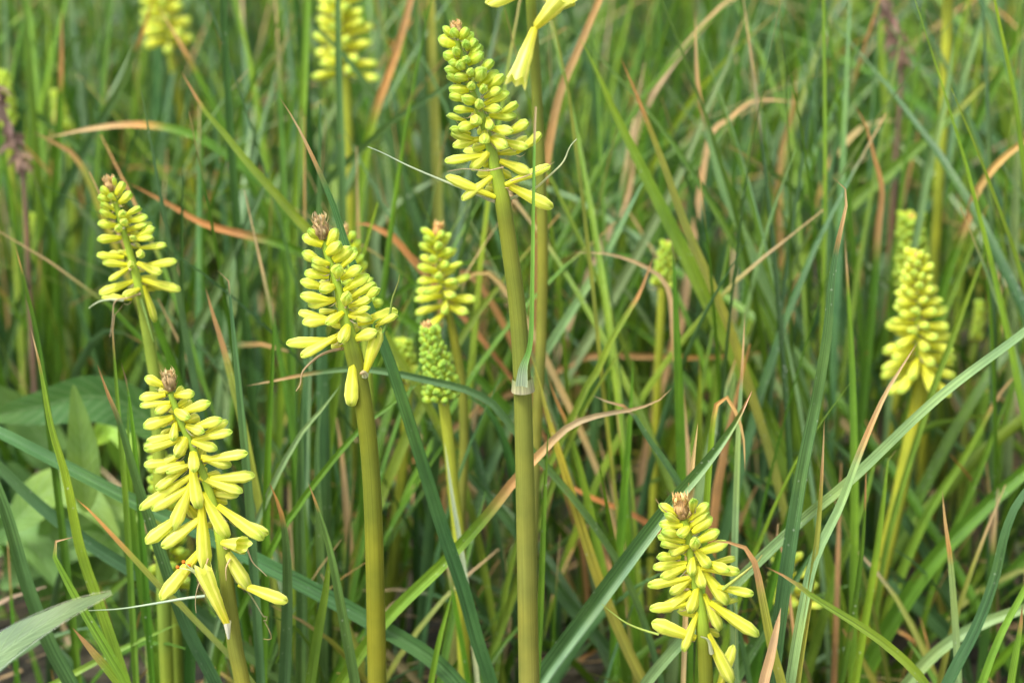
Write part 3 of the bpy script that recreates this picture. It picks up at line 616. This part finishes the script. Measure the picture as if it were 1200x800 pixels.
# ------------------------------------------------------------------ leaves one can pick out, traced root to tip
BLADES = '''
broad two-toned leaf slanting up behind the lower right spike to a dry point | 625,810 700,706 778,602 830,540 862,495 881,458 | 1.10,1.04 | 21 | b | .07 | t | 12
long pale straight leaf running from under the lower right spike up to the right edge | 752,810 800,752 868,680 940,612 1000,562 1100,468 1200,392 1262,342 | 1.09,1.02 | 14 | p | 0 | | 8 | o
dark upright leaf with a hooked tan tip, left of the rounded right spike | 905,810 920,690 940,560 958,470 970,395 978,310 989,255 993,232 988,216 976,208 | 1.05 | 17 | b | .13 | t | 10
slender leaf fading to a thin tan point in front of the rounded right spike | 925,810 940,720 955,655 985,592 1008,530 1036,465 1060,425 1076,400 | 1.03 | 12 | p | .32 | t | 10
narrow olive leaf with dry tan point beside the dark upright leaf | 935,790 948,700 958,620 963,550 966,492 | 1.03 | 8 | y | .25 | t | 0
orange hooked leaf bending over beside the lower right spike | 918,810 906,765 894,705 886,665 877,645 860,636 832,634 | 1.02 | 11 | y | .42 | o | 0
thin olive leaf with orange point crossing the crossing leaves at lower right | 1090,810 1050,765 1012,736 980,716 950,697 925,678 898,664 | .99 | 11 | l | .16 | o | 0
short flat orange-tan leaf standing at the bottom edge right of the lower right spike | 893,810 900,780 908,745 915,712 | .98 | 12 | t | 0 | | 0
thin straw-tan leaf standing right above the brown tip of the lower right spike | 806,640 808,585 812,540 818,495 | 1.07 | 7 | t | 0 | | 0
straight pale blue-green leaf with fine tan point, right of the two-toned leaf | 862,810 860,700 863,590 866,500 870,430 873,366 | 1.12 | 9 | p | .18 | t | 0
upright green leaf whose tan tip folds over and hangs down | 822,700 828,585 833,520 836,490 841,470 849,463 861,480 871,510 873,552 | 1.09 | 8 | l | .36 | t | 0
green leaf ending in a short tan curl pointing left, right of the tall stem | 810,600 785,550 760,515 745,490 733,477 715,472 694,463 | 1.12 | 8 | b | .22 | t | 0
long leaf crossing behind both thick stems and ending in a bent tan tail | 395,810 450,730 520,660 570,605 604,562 630,535 665,501 700,487 740,480 770,470 787,455 | 1.11 | 14 | l | .46 | t | 15
long blue-green leaf passing behind the hanging-flower spike to a thin tan point | 580,810 560,745 545,690 520,615 492,525 465,440 445,385 412,300 392,240 368,185 346,142 328,115 | 1.09 | 17 | b | .12 | t | 12
dark speckled leaf with burnt orange tip left of the drooping lower left spike | 258,810 220,735 190,650 160,560 142,498 127,462 114,427 | 1.08 | 15 | b | .13 | o | 8
thin upright leaf with tan hook below the loose left spike | 160,810 148,600 140,500 134,420 132,385 136,365 146,355 | 1.12 | 8 | l | .12 | t | 0
short olive leaf with dark brown point close left of the drooping spike | 172,700 165,600 158,520 150,455 142,425 | 1.10 | 8 | g | .09 | n | 0
long light leaf at the left with a pale pointed tip and tiny side curl | 152,810 120,712 96,640 80,560 62,500 48,430 36,384 | 1.07 | 14 | l | .09 | t | 10
narrow upright leaf at the far left ending in a small pale knob | 75,640 58,500 44,400 30,335 18,288 | 1.15 | 9 | g | .07 | t | 0
broad dark leaf slanting down from the left edge behind both left stems | 565,840 510,775 430,726 345,680 250,632 160,590 80,549 0,508 -45,488 | 1.10,1.16 | 19 | b | 0 | | 5 | o
second dark leaf slanting down from the left edge just below the first | 360,815 300,770 210,702 110,640 50,595 0,548 -30,520 | 1.17 | 17 | b | 0 | | 10 | o
dark blue-green leaf in the lower left corner behind the hairy leaf | 90,815 58,755 30,682 8,606 -15,545 | 1.09 | 17 | b | 0 | | 10 | o
bright leaf with a withered curl at its tip above the hairy leaf | 152,810 130,768 90,700 66,655 62,643 66,634 75,631 86,629 | 1.01 | 12 | l | .13 | t | 0
short leaf with orange point beneath the bright curled leaf | 146,812 128,785 108,762 94,745 85,735 | 1.02 | 11 | l | .42 | o | 0
thin orange-tipped leaf crossing towards the drooping spike from the left | 215,712 195,695 165,663 130,625 105,598 88,583 | 1.07 | 7 | y | .45 | o | 0
thin light stalk-like leaf slanting up under the drooping spike | 30,820 66,800 130,766 175,745 212,729 | 1.12 | 8 | l | 0 | | 0
upright dark leaf with tan hooked point right of the drooping spike | 300,700 292,580 283,480 275,400 269,340 266,322 255,317 | 1.10 | 11 | b | .07 | t | 0
short orange and olive leaf left of the hooked dark leaf | 290,520 275,455 262,405 250,368 241,337 | 1.16 | 10 | y | .45 | o | 0
upright leaf with tiny pale tip left of the hanging-flower spike | 308,800 311,640 314,520 319,430 320,380 319,346 | 1.14 | 10 | g | .06 | t | 0
thin dark straight leaf right of the loose left spike | 214,640 213,500 213,400 213,300 214,192 | 1.24 | 9 | d | 0 | | 0
grey-green leaf arching left behind the hanging-flower spike to a dry tan tip | 600,500 560,462 500,445 450,435 410,432 360,438 325,445 289,452 | 1.15 | 9 | b | .22 | t | 0
thin pale leaf slanting between the drooping and hanging-flower spikes | 310,590 350,512 375,482 400,450 | 1.14 | 7 | p | 0 | | 0
thin bright leaf slanting behind the hanging-flower stem | 320,640 345,600 372,562 420,505 460,473 498,443 | 1.14 | 8 | g | 0 | | 0
dark narrow leaf with brown nick tip between the two left stems | 418,812 404,735 388,650 374,600 366,578 361,565 | 1.05 | 12 | b | .08 | t | 0
light leaf crossing in front of the brown-nicked dark leaf | 362,812 372,745 381,695 385,660 387,637 | 1.07 | 12 | l | .05 | o | 0
wide dark upright leaf with rust brown bent tip right of the drooping flowers | 333,812 336,740 337,670 334,625 328,595 316,566 | 1.08 | 14 | b | .16 | o | 0
slim pale leaf low between the hanging-flower stem and tall stem | 503,812 514,752 524,715 531,688 | 1.10 | 7 | l | 0 | | 0
very pale narrow leaf beside the tight green spike | 548,700 538,630 531,590 526,555 521,518 | 1.15 | 6 | w | 0 | | 0
thin green leaf standing close along the right side of the tall stem | 628,812 633,720 637,610 641,530 643,500 | 1.08 | 8 | g | 0 | | 0
brown-olive leaf falling away to the right of the tall stem node | 760,812 738,765 712,705 690,642 665,560 645,495 630,440 622,415 | 1.16 | 13 | s | 0 | | 0
thin brick red leaf low behind the tall stem | 790,640 745,605 700,586 660,565 625,540 | 1.25 | 7 | r | 0 | | 0
wide light green leaf slanting up left from centre right, soft focus | 960,640 935,575 905,505 870,432 830,352 790,272 758,208 720,130 700,85 681,47 | 1.28 | 21 | l | 0 | | 5
yellow-olive leaf with orange point lying along the wide light leaf | 870,430 838,345 805,270 778,195 757,140 742,102 727,68 | 1.26 | 11 | y | .2 | o | 0
pale leaf with a long tan thread tip arching down right of centre | 985,600 950,480 915,380 880,290 850,225 832,160 820,110 816,60 815,10 | 1.34 | 14 | p | .2 | t | 0
grey-green companion leaf inside the pale arching leaf right of centre | 940,560 920,450 890,360 862,300 | 1.36 | 12 | l | 0 | | 0
pale blue leaf with tan tip slanting up to the top right of the tall spike | 640,480 700,380 745,300 780,235 800,195 832,118 852,75 866,35 876,12 | 1.42 | 12 | p | .06 | t | 0
pale leaf slanting down left right of the tall stem | 620,450 645,405 680,350 715,290 740,240 762,198 | 1.32 | 11 | p | 0 | | 0
wide light leaf slanting up right with a yellow tip in the upper right | 880,370 925,320 960,280 1000,238 1060,188 1110,142 1140,112 1168,84 | 1.48 | 18 | l | .16 | y | 0
bright orange curved leaf tip on a dark green leaf, upper right | 1005,520 1015,430 1024,330 1029,265 1033,220 1023,180 1015,148 1000,122 | 1.34 | 11 | g | .42 | o | 0
wide rusty orange leaf right of the tall spike tip | 628,330 632,250 642,180 656,112 672,72 688,35 705,-5 | 1.34 | 11 | o | 0 | | 0 | o
olive leaf with red-orange end at the top left of the tall spike | 415,330 424,210 436,145 450,102 465,60 476,20 484,-12 | 1.45 | 11 | l | .42 | o | 0 | o
thick tan arching dead leaf at the right edge | 1090,400 1110,320 1136,250 1142,228 1158,203 1180,180 1205,162 | 1.35 | 11 | g | .5 | t | 0 | o
slanting green leaf left of the tan arching leaf at the right edge | 1085,420 1110,355 1140,282 1150,257 1160,234 | 1.37 | 10 | l | .08 | t | 0
fine pointed leaf rising right of the rounded right spike | 1085,480 1112,405 1135,343 1148,310 1158,282 | 1.26 | 8 | l | 0 | | 0
bright straight leaf with tan point between the dark hooked leaf and the right spike | 1000,700 1001,600 1000,500 997,400 993,330 990,278 | 1.2 | 10 | l | .12 | t | 0
thick bright green leaf sweeping from the bottom to the right edge | 1000,812 1045,728 1095,655 1150,598 1205,548 1250,515 | 1.25 | 20 | g | 0 | | 0 | o
dark curved leaf at the right edge reaching the bottom edge | 1108,812 1145,740 1168,680 1180,628 1194,592 1215,565 | 1.05 | 15 | b | 0 | | 12 | o
upright pale leaf with rusty point at the lower right | 1124,812 1120,730 1114,655 1108,612 1104,574 | 1.08 | 9 | p | .32 | t | 0
light leaf at the lower right edge slanting out of the photo | 1147,812 1172,745 1200,692 1220,650 | 1.04 | 9 | l | 0 | | 0 | o
short olive leaf with tan point in the lower right corner | 1183,812 1190,770 1196,735 1198,708 | 1.04 | 9 | l | .25 | o | 0
pale flat leaf curving to the right edge above the bottom right corner | 1055,812 1100,762 1150,731 1205,712 1250,700 | 1.16 | 14 | p | 0 | | 0 | o
soft green leaf sweeping to the right edge at mid lower right | 1030,812 1090,742 1150,702 1205,652 1240,600 | 1.32 | 18 | g | 0 | | 0 | o
blue-green leaf falling to the right behind the yellow-green stem | 1190,815 1150,752 1110,692 1062,612 1020,560 975,515 950,488 | 1.32 | 14 | b | 0 | | 0
lower blue-green leaf falling to the right near the bottom right | 1195,830 1110,728 1040,672 975,635 900,598 | 1.36 | 14 | b | 0 | | 0
thin upright leaf with orange point right of the crossing leaves | 984,812 998,730 1008,660 1013,600 1015,545 | 1.1 | 7 | g | .16 | o | 0
upright bright leaf with tiny hooked tan tip in front of the yellow-green stem | 1005,780 1020,690 1032,610 1039,550 1043,530 1050,527 | 1.14 | 9 | l | .06 | t | 0
light leaf with tan split end right of the yellow-green stem | 1045,700 1085,605 1130,535 1160,480 1178,452 1196,436 | 1.3 | 11 | l | .2 | t | 0
thin green leaf close right of the tan split leaf | 1118,620 1145,558 1165,505 1186,450 | 1.27 | 8 | g | 0 | | 0
arching leaf with long tan left end in the upper left | 330,240 270,185 220,156 160,146 100,152 55,162 | 1.4 | 11 | g | .42 | t | 0
long olive leaf slanting down right across the upper left | 400,320 345,252 290,190 262,155 240,130 225,105 212,84 | 1.25 | 11 | l | .14 | o | 0
wide dark leaf with rusty tip slanting up to the top left spike | 60,260 100,172 140,102 160,55 172,22 180,-6 | 1.5 | 12 | b | .2 | o | 0
thin leaf with pinkish tip right of the top left spike | 300,230 265,155 245,115 215,58 196,26 185,8 | 1.48 | 9 | g | .3 | t | 0
wide green leaf rising behind the orange and olive leaf, left of centre | 215,420 255,340 275,290 300,240 322,188 | 1.35 | 12 | b | 0 | | 0
brick red ended leaf pointing left just right of the loose left spike top | 420,335 340,290 290,275 240,262 200,240 150,214 | 1.34 | 11 | g | .55 | r | 0
dark upright leaf in the upper left reaching the top edge | 292,420 282,310 272,180 266,80 262,-10 | 1.35 | 11 | d | 0 | | 0 | o
light green upright leaf between the top two soft spikes | 335,380 345,260 352,160 357,70 360,-10 | 1.4 | 11 | l | 0 | | 0 | o
dark narrow leaf standing across the large soft top spike | 402,260 400,170 397,80 396,-10 | 1.36 | 9 | b | 0 | | 0 | o
long pale leaf beside the tall yellow-olive stem in the upper right | 1088,330 1096,262 1108,190 1124,105 1142,45 1158,-8 | 1.5 | 12 | p | 0 | | 0 | o
green upright leaf with tan tip in front of the small green bud spike | 800,600 798,500 795,420 792,350 789,300 787,280 | 1.2 | 12 | g | .05 | t | 0
thin tan leaf arching over to the small green bud spike | 800,480 790,400 786,350 775,325 745,307 710,297 675,296 | 1.25 | 7 | t | 0 | | 0
olive leaf with orange point crossing left of the small green bud spike | 680,470 700,435 715,402 735,368 750,343 766,300 | 1.22 | 8 | l | .33 | o | 0
orange and yellow dead leaf lying flat behind the wide light leaf | 660,430 700,416 760,417 830,418 900,412 | 1.42 | 8 | o | 0 | | 0
short blunt leaf with tan cap below centre right | 820,560 830,500 838,450 846,400 | 1.3 | 10 | l | .06 | t | 0
small pale-tipped upright leaf left of the blunt tan-capped leaf | 818,560 819,480 820,440 819,424 | 1.26 | 8 | l | .08 | t | 0
broad grey leaf falling right across the dark gap right of centre | 1100,730 1020,655 960,612 900,572 850,532 | 1.3 | 20 | b | 0 | | 0
long blue-grey leaf falling right behind the tall stem | 780,830 740,790 690,735 640,672 590,602 540,545 490,480 | 1.25 | 16 | b | 0 | | 0
dark leaf bending over beside the tight green spike | 615,680 608,600 598,545 582,498 560,470 535,464 | 1.24 | 14 | d | 0 | | 0
dead tan strap hanging between the drooping and hanging-flower stems | 416,760 413,680 407,600 400,525 392,478 | 1.28 | 11 | t | 0 | | 0
rusty leaf scrap low between the tall stem and lower right spike | 600,830 640,797 690,766 720,750 | 1.3 | 8 | o | 0 | | 0
bright upright leaf below the flowers of the lower right spike | 806,815 806,760 808,710 812,640 | 1.1 | 12 | g | 0 | | 0
wide pale leaf crossing under the tall spike towards the left | 470,420 440,300 452,250 500,215 560,192 | 1.5 | 11 | p | 0 | | 0
upright dark leaf rising behind the lower flowers of the drooping spike | 222,812 224,740 226,690 232,620 | 1.12 | 12 | d | 0 | | 0
straight mid green leaf left of the drooping spike stem | 190,815 172,720 160,640 152,560 150,470 | 1.16 | 12 | g | 0 | | 0
wide upright green leaf left of the hanging-flower stem | 352,812 352,700 350,600 352,500 355,440 | 1.16 | 14 | b | 0 | | 0
second wide upright leaf close left of the hanging-flower stem | 380,812 378,700 374,600 372,520 378,460 | 1.18 | 12 | b | 0 | | 0
long green leaf rising between the tall stem and the two-toned leaf | 720,812 722,720 728,620 738,500 742,420 | 1.2 | 12 | g | 0 | | 0
light green leaf slanting left below the tall stem node | 560,810 600,700 650,560 690,470 735,400 | 1.22 | 10 | l | 0 | | 0
olive leaf with orange end rising behind the brown-olive leaf | 720,740 700,640 682,560 665,500 650,465 642,440 | 1.22 | 10 | l | .2 | o | 0
bright green leaf along the left of the yellow-green stem | 940,812 960,740 985,660 1012,590 1030,520 | 1.24 | 12 | l | 0 | | 0
mid green leaf standing behind the dark hooked leaf | 880,812 900,700 930,580 955,470 | 1.2 | 13 | g | 0 | | 0
short broad leaf low beneath the crossing leaves at the bottom edge | 850,815 880,760 925,690 955,640 | 1.14 | 15 | b | 0 | | 0
pale thin curled tendril leaf right of the lower right spike | 925,700 918,650 908,625 912,612 920,606 918,613 | 1.12 | 4 | t | 0 | | 0
upright leaf with rusty tip at the far left of the top corner | 60,300 66,200 70,120 72,40 72,10 | 1.5 | 10 | g | .3 | o | 0
orange slanting leaf tip behind the upper left arching leaf | 120,250 90,185 60,165 40,155 | 1.42 | 8 | y | .5 | o | 0
dark green leaf leaning right across the upper middle left | 520,330 490,260 460,170 430,100 390,50 340,10 | 1.5 | 13 | b | 0 | | 0
grey-green leaf in soft focus left of the tall spike | 480,420 500,300 498,180 490,60 485,-10 | 1.55 | 12 | b | 0 | | 0 | o
yellow-olive upright stalk-like leaf left of the tall spike | 515,300 512,200 508,100 505,-10 | 1.5 | 12 | y | 0 | | 0 | o
rust brown bent leaf behind the spike between the stems | 480,300 450,272 430,262 415,262 | 1.32 | 8 | r | 0 | | 0
rusty arch behind the spike between the stems | 600,400 560,330 540,318 500,310 470,290 450,275 | 1.35 | 8 | r | 0 | | 0
tan arched leaf right of the spike between the stems | 640,420 600,350 570,318 545,328 540,345 | 1.3 | 8 | t | 0 | | 0
orange bent leaf in the upper right in front of pale leaves | 700,300 735,230 742,170 760,120 800,60 840,15 870,-10 | 1.5 | 9 | t | 0 | | 0 | o
thin tan leaf curving right at the upper right centre | 790,400 800,370 830,170 850,145 880,120 915,118 940,122 | 1.45 | 9 | t | 0 | | 0
orange leaf standing in the upper right centre | 915,320 912,240 915,180 928,130 934,80 | 1.5 | 9 | o | 0 | | 0
rusty leaf arching right of the wide light yellow-tipped leaf | 960,240 975,190 985,175 1010,150 1040,140 1050,142 | 1.55 | 9 | t | 0 | | 0
pale leaf standing tall left of the yellow-olive stem | 1080,240 1090,190 1105,130 1116,60 1118,48 | 1.4 | 9 | p | 0 | | 0
dark green leaf rising to the upper right corner | 1060,330 1110,220 1150,130 1190,50 1210,10 | 1.5 | 12 | g | 0 | | 0 | o
pale strip leaf at the right edge | 1180,560 1186,400 1190,250 1196,120 1200,20 | 1.4 | 12 | p | 0 | | 0
'''
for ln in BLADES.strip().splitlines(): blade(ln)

# ------------------------------------------------------------------ broad-leaved plants at the left
def broad(mb, pts, Y, wpx, c, roll=0.0, fold=.25, taper=False):
    q = parse(pts); y = Y if isinstance(Y, tuple) else (Y, Y); m = len(q)
    pp = [P(a, b, y[0] + (y[1] - y[0]) * i / (m - 1)) for i, (a, b) in enumerate(q)]
    W = wpx * pxm(q[0][1], y[0])
    ribbon(mb, pp, (lambda s: W * 1.1 * max(.02, 1 - s) ** .72) if taper else (lambda s: 1.25 * W * (.10 + .95 * math.sin(math.pi * min(1, s ** .8)) ** .9) * (1 - .1 * s) * (1 - sm(.97, 1, s) * .9)), lambda s: c, 36, roll=R(roll), fold=fold, cols=9, wave=.05)
    return pp
bp = empty('broad_leaf_plant', Vector((P(60, 700, 1.42).x, 1.42, 0))); tag(bp, 'broad-leaved weed with pale oval leaves growing among the narrow leaves at the left edge', 'plant')
for pts, Yv, wd, cc, rl in (('210,520 150,475 100,465 40,478 -30,490', 1.33, 46, (.085, .19, .05), 20), ('100,600 100,560 96,510 86,450', 1.28, 30, (.18, .30, .07), 10), ('75,560 40,500 10,470 -20,450', 1.45, 44, (.16, .28, .07), 15),
        ('160,640 110,620 60,640 0,690', 1.4, 55, (.12, .24, .05), -20), ('120,560 70,590 20,605 -30,640', 1.38, 34, (.14, .25, .07), 25), ('140,700 150,640 130,590 90,560', 1.45, 40, (.15, .3, .05), -10),
        ('60,760 90,710 120,690 170,690', 1.45, 50, (.11, .23, .05), 15), ('20,700 40,640 35,590 10,540', 1.42, 55, (.12, .22, .06), -15), ('100,780 60,760 30,700 20,640', 1.5, 60, (.10, .2, .045), 20),
        ('150,560 140,520 135,480 120,440', 1.4, 22, (.16, .30, .04), 0), ('170,780 150,740 110,730 70,760', 1.38, 42, (.13, .26, .06), 20), ('50,640 80,600 120,590 165,610', 1.36, 38, (.17, .30, .08), -15), ('10,620 60,575 100,585 140,630', 1.34, 40, (.15, .26, .06), 18),
        ('120,680 100,640 60,600 30,590', 1.4, 46, (.14, .28, .06), 5), ('40,740 90,680 130,650 175,655', 1.41, 50, (.16, .3, .07), -20), ('-30,650 10,620 40,640 70,690', 1.37, 44, (.15, .28, .07), 25), ('110,520 130,500 150,520 160,560', 1.36, 22, (.24, .42, .05), 0), ('100,800 130,745 170,700 215,690', 1.44, 54, (.12, .24, .05), 8)):
    mb = MB(); broad(mb, pts, (Yv, Yv - .03), wd, np.array(cc), rl); mb.build('leaf', M_BROAD, bp)
for k, (x, y) in enumerate(((100, 600), (75, 620), (140, 660), (60, 700))):
    mb = MB(); tube(mb, [Vector((bp.location.x + .01 * k, 1.42 + .01 * k, -.01)), P(x, y + 60, 1.42), P(x, y, 1.42)], lambda s: .0016, lambda s: np.array([.2, .26, .08]), 12, 6); mb.build('stalk', M_STEM, bp)
mb = MB(); pp = broad(mb, '-75,830 -30,790 20,752 70,722 105,705 131,694', (.93, .96), 58, np.array([.13, .19, .085]), 38, .35, True)
root = Vector((pp[0].x - .02, pp[0].y, 0)); hl = empty('hairy_leaf', root); tag(hl, 'large grey-green hairy leaf pointing up right in the bottom left corner', 'leaf')
mb.build('blade', M_BROAD, hl)
mb = MB(); tube(mb, [root - Vector((0, 0, .01)), root + Vector((-.005, 0, .06)), pp[0] + Vector((.002, 0, 0))], lambda s: .002, lambda s: np.array([.2, .26, .1]), 10, 6); mb.build('stalk', M_STEM, hl)
edge = MB()
cl, _ = spline(pp, 120)
for k in range(240):
    s = k // 2; f = s / 120
    if f > .99: continue
    W = 58 * pxm(780, .95) * 1.1 * (1 - f) ** .72 * .5
    t = Vector(cl[min(119, s + 1)] - cl[max(0, s - 1)]).normalized(); nn = (CAM - Vector(cl[s])).normalized(); sd_ = t.cross(nn).normalized()
    sd_, nn = sd_ * math.cos(R(38)) + nn * math.sin(R(38)), nn * math.cos(R(38)) - sd_ * math.sin(R(38))
    sgn = 1 if k % 2 else -1; a = Vector(cl[s]) + sd_ * sgn * W * .99 + nn * W * .35
    b = a + sd_ * sgn * .0009 + t * .0006
    ribbon(edge, [a, (a + b) / 2, b], lambda v: .00012, lambda v: np.array([.6, .62, .5]), 3, cols=3)
h = edge.build('hairs', M_DRY, hl); h['kind'] = 'stuff'

# ------------------------------------------------------------------ withered brown stalks
def withered(label, path, Y, wd, clump):
    q = parse(path); pts = [P(x, y, Y) for x, y in q]; g = to_ground(pts[-1], pts[-2], .3); r = Vector((g[0].x, g[0].y, 0))
    e = empty('withered_stalk', r); tag(e, label, 'dead stalk'); u = pxm(q[0][1], Y)
    mb = MB(); tube(mb, pts + g[::-1], lambda s: wd * .5 * u * (.6 + .4 * s), lambda s: np.array([.17, .105, .07]), 30, 8, bump=.2); mb.build('stalk', M_DRY, e)
    mb = MB(); rs = random.Random(3)
    for k in range(60):
        t = rs.random(); i = t * clump; a = pts[int(i)].lerp(pts[int(i) + 1], i - int(i)); d = Vector((rs.uniform(-1, 1), rs.uniform(-1, 1), rs.uniform(-1, .3))).normalized()
        l = rs.uniform(8, 22) * u; cc = jit(np.array([.22, .13, .09]), .3)
        ribbon(mb, [a, a + d * l * .6, a + d * l + Vector((0, 0, -l * .4))], lambda v: 6 * u * (1 - v ** 2) + u, lambda v: cc, 6, cols=3)
    o = mb.build('withered_flowers', M_DRY, e); o['kind'] = 'stuff'
withered('withered brown flower stalk, blurred, at the top right', '1028,-15 1038,10 1050,40 1056,70 1055,120 1050,180 1045,260', 1.6, 9, 3)
withered('withered brown stalk hanging with dead flowers at the left edge', '-8,100 2,130 14,160 26,195 30,250 34,330', 1.45, 9, 3)

# ------------------------------------------------------------------ further leaves in the thicket, one by one, then the uncountable rest
PAL = [('g', .34), ('b', .29), ('l', .14), ('p', .07), ('d', .05), ('y', .02), ('o', .035), ('t', .055)]
def pick(r):
    for k, p in PAL:
        if r < p: return k
        r -= p
    return 'g'
KEEP = ((478, 250, 560, 480, 1.24), (1022, 240, 1118, 475, 1.42), (762, 280, 802, 350, 1.36), (158, 0, 222, 72, 1.74), (362, 0, 442, 112, 1.52), (0, 440, 205, 640, 1.4), (895, 640, 965, 722, 1.22), (55, 108, 85, 160, 1.6), (1125, 350, 1160, 405, 1.5), (1020, 470, 1075, 640, 1.3))
def blocked(pts):
    for p, q in zip(pts[:-1], pts[1:]):
        for k in range(5):
            r = p.lerp(q, k / 5); x, y = side_of(r)
            for x0, y0, x1, y1, Yk in KEEP:
                if x0 < x < x1 and y0 < y < y1 and r.y < Yk + .02: return True
    return False
def wild(mb, root, L, az, lean, W, ck, dry, fold=.45, n=11, cols=3, droop=.5, thick=1):
    """an arching blade from root; lean from upright in radians, bending further over towards the tip"""
    if n == 10: W *= 1.3
    pts = [root]; a = lean * .45; p = Vector(root); m = 5; ax = Vector((math.cos(az), math.sin(az), 0))
    for k in range(m):
        a += lean * droop * (k + 1) / m * .7 + random.uniform(-.05, .05)
        p = p + (ax * math.sin(a) + Vector((0, 0, 1)) * math.cos(a)) * (L / m); pts.append(p.copy())
    if blocked(pts): return None
    base = jit(COL[ck], .22); dc = COL['t'] if random.random() < .6 else COL['o']
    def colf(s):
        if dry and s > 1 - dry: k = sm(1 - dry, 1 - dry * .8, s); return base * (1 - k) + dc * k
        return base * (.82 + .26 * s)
    an = random.uniform(0, 6.28)
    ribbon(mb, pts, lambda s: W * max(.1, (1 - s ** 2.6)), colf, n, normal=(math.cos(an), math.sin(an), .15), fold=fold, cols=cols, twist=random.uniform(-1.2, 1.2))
    return pts[-1], pts[3]
CN = dict(g='green', b='blue-green', l='light green', p='pale green', d='dark green', y='olive', o='rusty orange', t='dry tan')
def side_of(p):
    d = (p - CAM).dot(CF); x = 600 + FPX * p.x / d; return x, 400 - FPX * (p - CAM).dot(CU) / d
LM = [(150, 'behind the loose left spike'), (330, 'behind the drooping lower left spike'), (520, 'behind the hanging-flower spike'), (700, 'behind the tall central spike'), (880, 'behind the lower right spike'), (1020, 'behind the dark hooked leaf'), (1400, 'behind the rounded right spike')]
random.seed(21)
made = 0; used = set()
while made < 165:
    Y = random.uniform(1.22, 1.75); px = random.uniform(-30, 1230)
    root = Vector(((px - 600) / FPX * Y * 1.06, Y, -.005))
    ck = pick(random.random()); az = random.uniform(0, 6.28); lean = abs(random.gauss(.28, .25)); L = random.uniform(.3, .5) * (.6 if ck in 'ot' else 1); Wb = random.uniform(.0035, .0062)
    if px < 230 and Y < 1.5: continue
    mb = MB(); dry = random.choice((0, 0, .08, .2)) if ck not in 'ot' else 0
    res_ = wild(mb, root, L, az, lean, Wb, ck, dry, n=18, cols=5)
    if res_ is None: continue
    tip, mid_ = res_
    x, y = side_of(mid_)
    if mid_.y < 1.17 or tip.y < 1.15 or not (0 < x < 1200 and -60 < y < 900): continue
    wh = next(t for lim, t in LM if x < lim); tx = side_of(tip)[0] - x
    ln = 'leaning left' if tx < -35 else 'leaning right' if tx > 35 else 'standing upright'
    wdn = 'broad ' if Wb > .0054 else 'thin ' if Wb < .0043 else ''
    lab = f'{wdn}{CN[ck]} leaf {ln} in the thicket {wh}' + (', dry-tipped' if dry else '')
    if lab in used: continue
    used.add(lab)
    o = mb.build('leaf_blade', M_LEAF if ck not in 'ot' else M_DRY, origin=root)
    tag(o, lab, 'leaf', 'thicket leaves behind the spikes'); made += 1

random.seed(5)
mb = MB(); tufts = 0
for k in range(520):
    Y = 1.22 + 3.4 * random.random() ** 1.15
    cx = random.uniform(-.36, .36) * (Y + .9); cy = Y
    sx, sy = side_of(Vector((cx, cy, 0)))
    # the photograph has a thin patch with open soil at the lower right
    if 820 < sx < 1250 and Y < 2.0 and random.random() < .55: continue
    if sx < 225 and Y < 1.5: continue
    nb = random.randint(10, 20); tc = random.random()
    for j in range(nb):
        az = random.uniform(0, 6.28); r = random.random() * .035
        root = Vector((cx + r * math.cos(az), cy + r * math.sin(az), -.005))
        lean = abs(random.gauss(.38, .42)); L = random.uniform(.22, .55)
        if Y < 1.5 and -math.sin(az) * lean * L > .08 * Y: az = -az
        ck = pick((random.random() * .75 + tc * .25))
        if ck in 'ot': L *= .6
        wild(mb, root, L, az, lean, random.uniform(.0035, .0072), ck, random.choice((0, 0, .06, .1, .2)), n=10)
for k in range(1500):
    Y = random.uniform(1.15, 2.0); root = Vector((random.uniform(-.33, .33) * (Y + .5), Y, -.005))
    wild(mb, root, random.uniform(.07, .2), random.uniform(0, 6.28), abs(random.gauss(.6, .5)), random.uniform(.004, .007), random.choice('gggbbbdlty'), random.choice((0, .2)), n=9)
# low leaves nearer than the spikes, below the frame
for k in range(420):
    Y = random.uniform(.55, 1.12); root = Vector((random.uniform(-.6, .6), Y, -.005))
    zmax = CAMZ - Y * math.tan(PITCH + R(8.6)) - .015
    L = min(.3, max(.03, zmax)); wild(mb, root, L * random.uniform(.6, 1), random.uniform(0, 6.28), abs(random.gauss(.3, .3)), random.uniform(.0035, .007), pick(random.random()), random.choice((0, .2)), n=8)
tag(mb.build('grass', M_LEAF), 'dense thicket of narrow green leaves filling the background', 'grass', kind='stuff')
# dead litter on the soil
mb = MB()
for k in range(1500):
    Y = random.uniform(.8, 3.2); x = random.uniform(-.4, .4) * (Y + .6); a = random.uniform(0, 6.28); l = random.uniform(.02, .14); z = random.uniform(.003, .03)
    p = Vector((x, Y, z)); d = Vector((math.cos(a), math.sin(a), random.uniform(-.1, .3)))
    cc = jit(COL[random.choice('ttttno')] * .8, .4)
    ribbon(mb, [p, p + d * l * .5 + Vector((0, 0, random.uniform(-.005, .015))), p + d * l], lambda s: .004 * (1 - .8 * s), lambda s: cc, 6, normal=(0, .2, 1), cols=3)
tag(mb.build('dead_leaf_litter', M_DRY), 'tan and brown dead leaf litter lying on the soil', 'litter', kind='stuff')
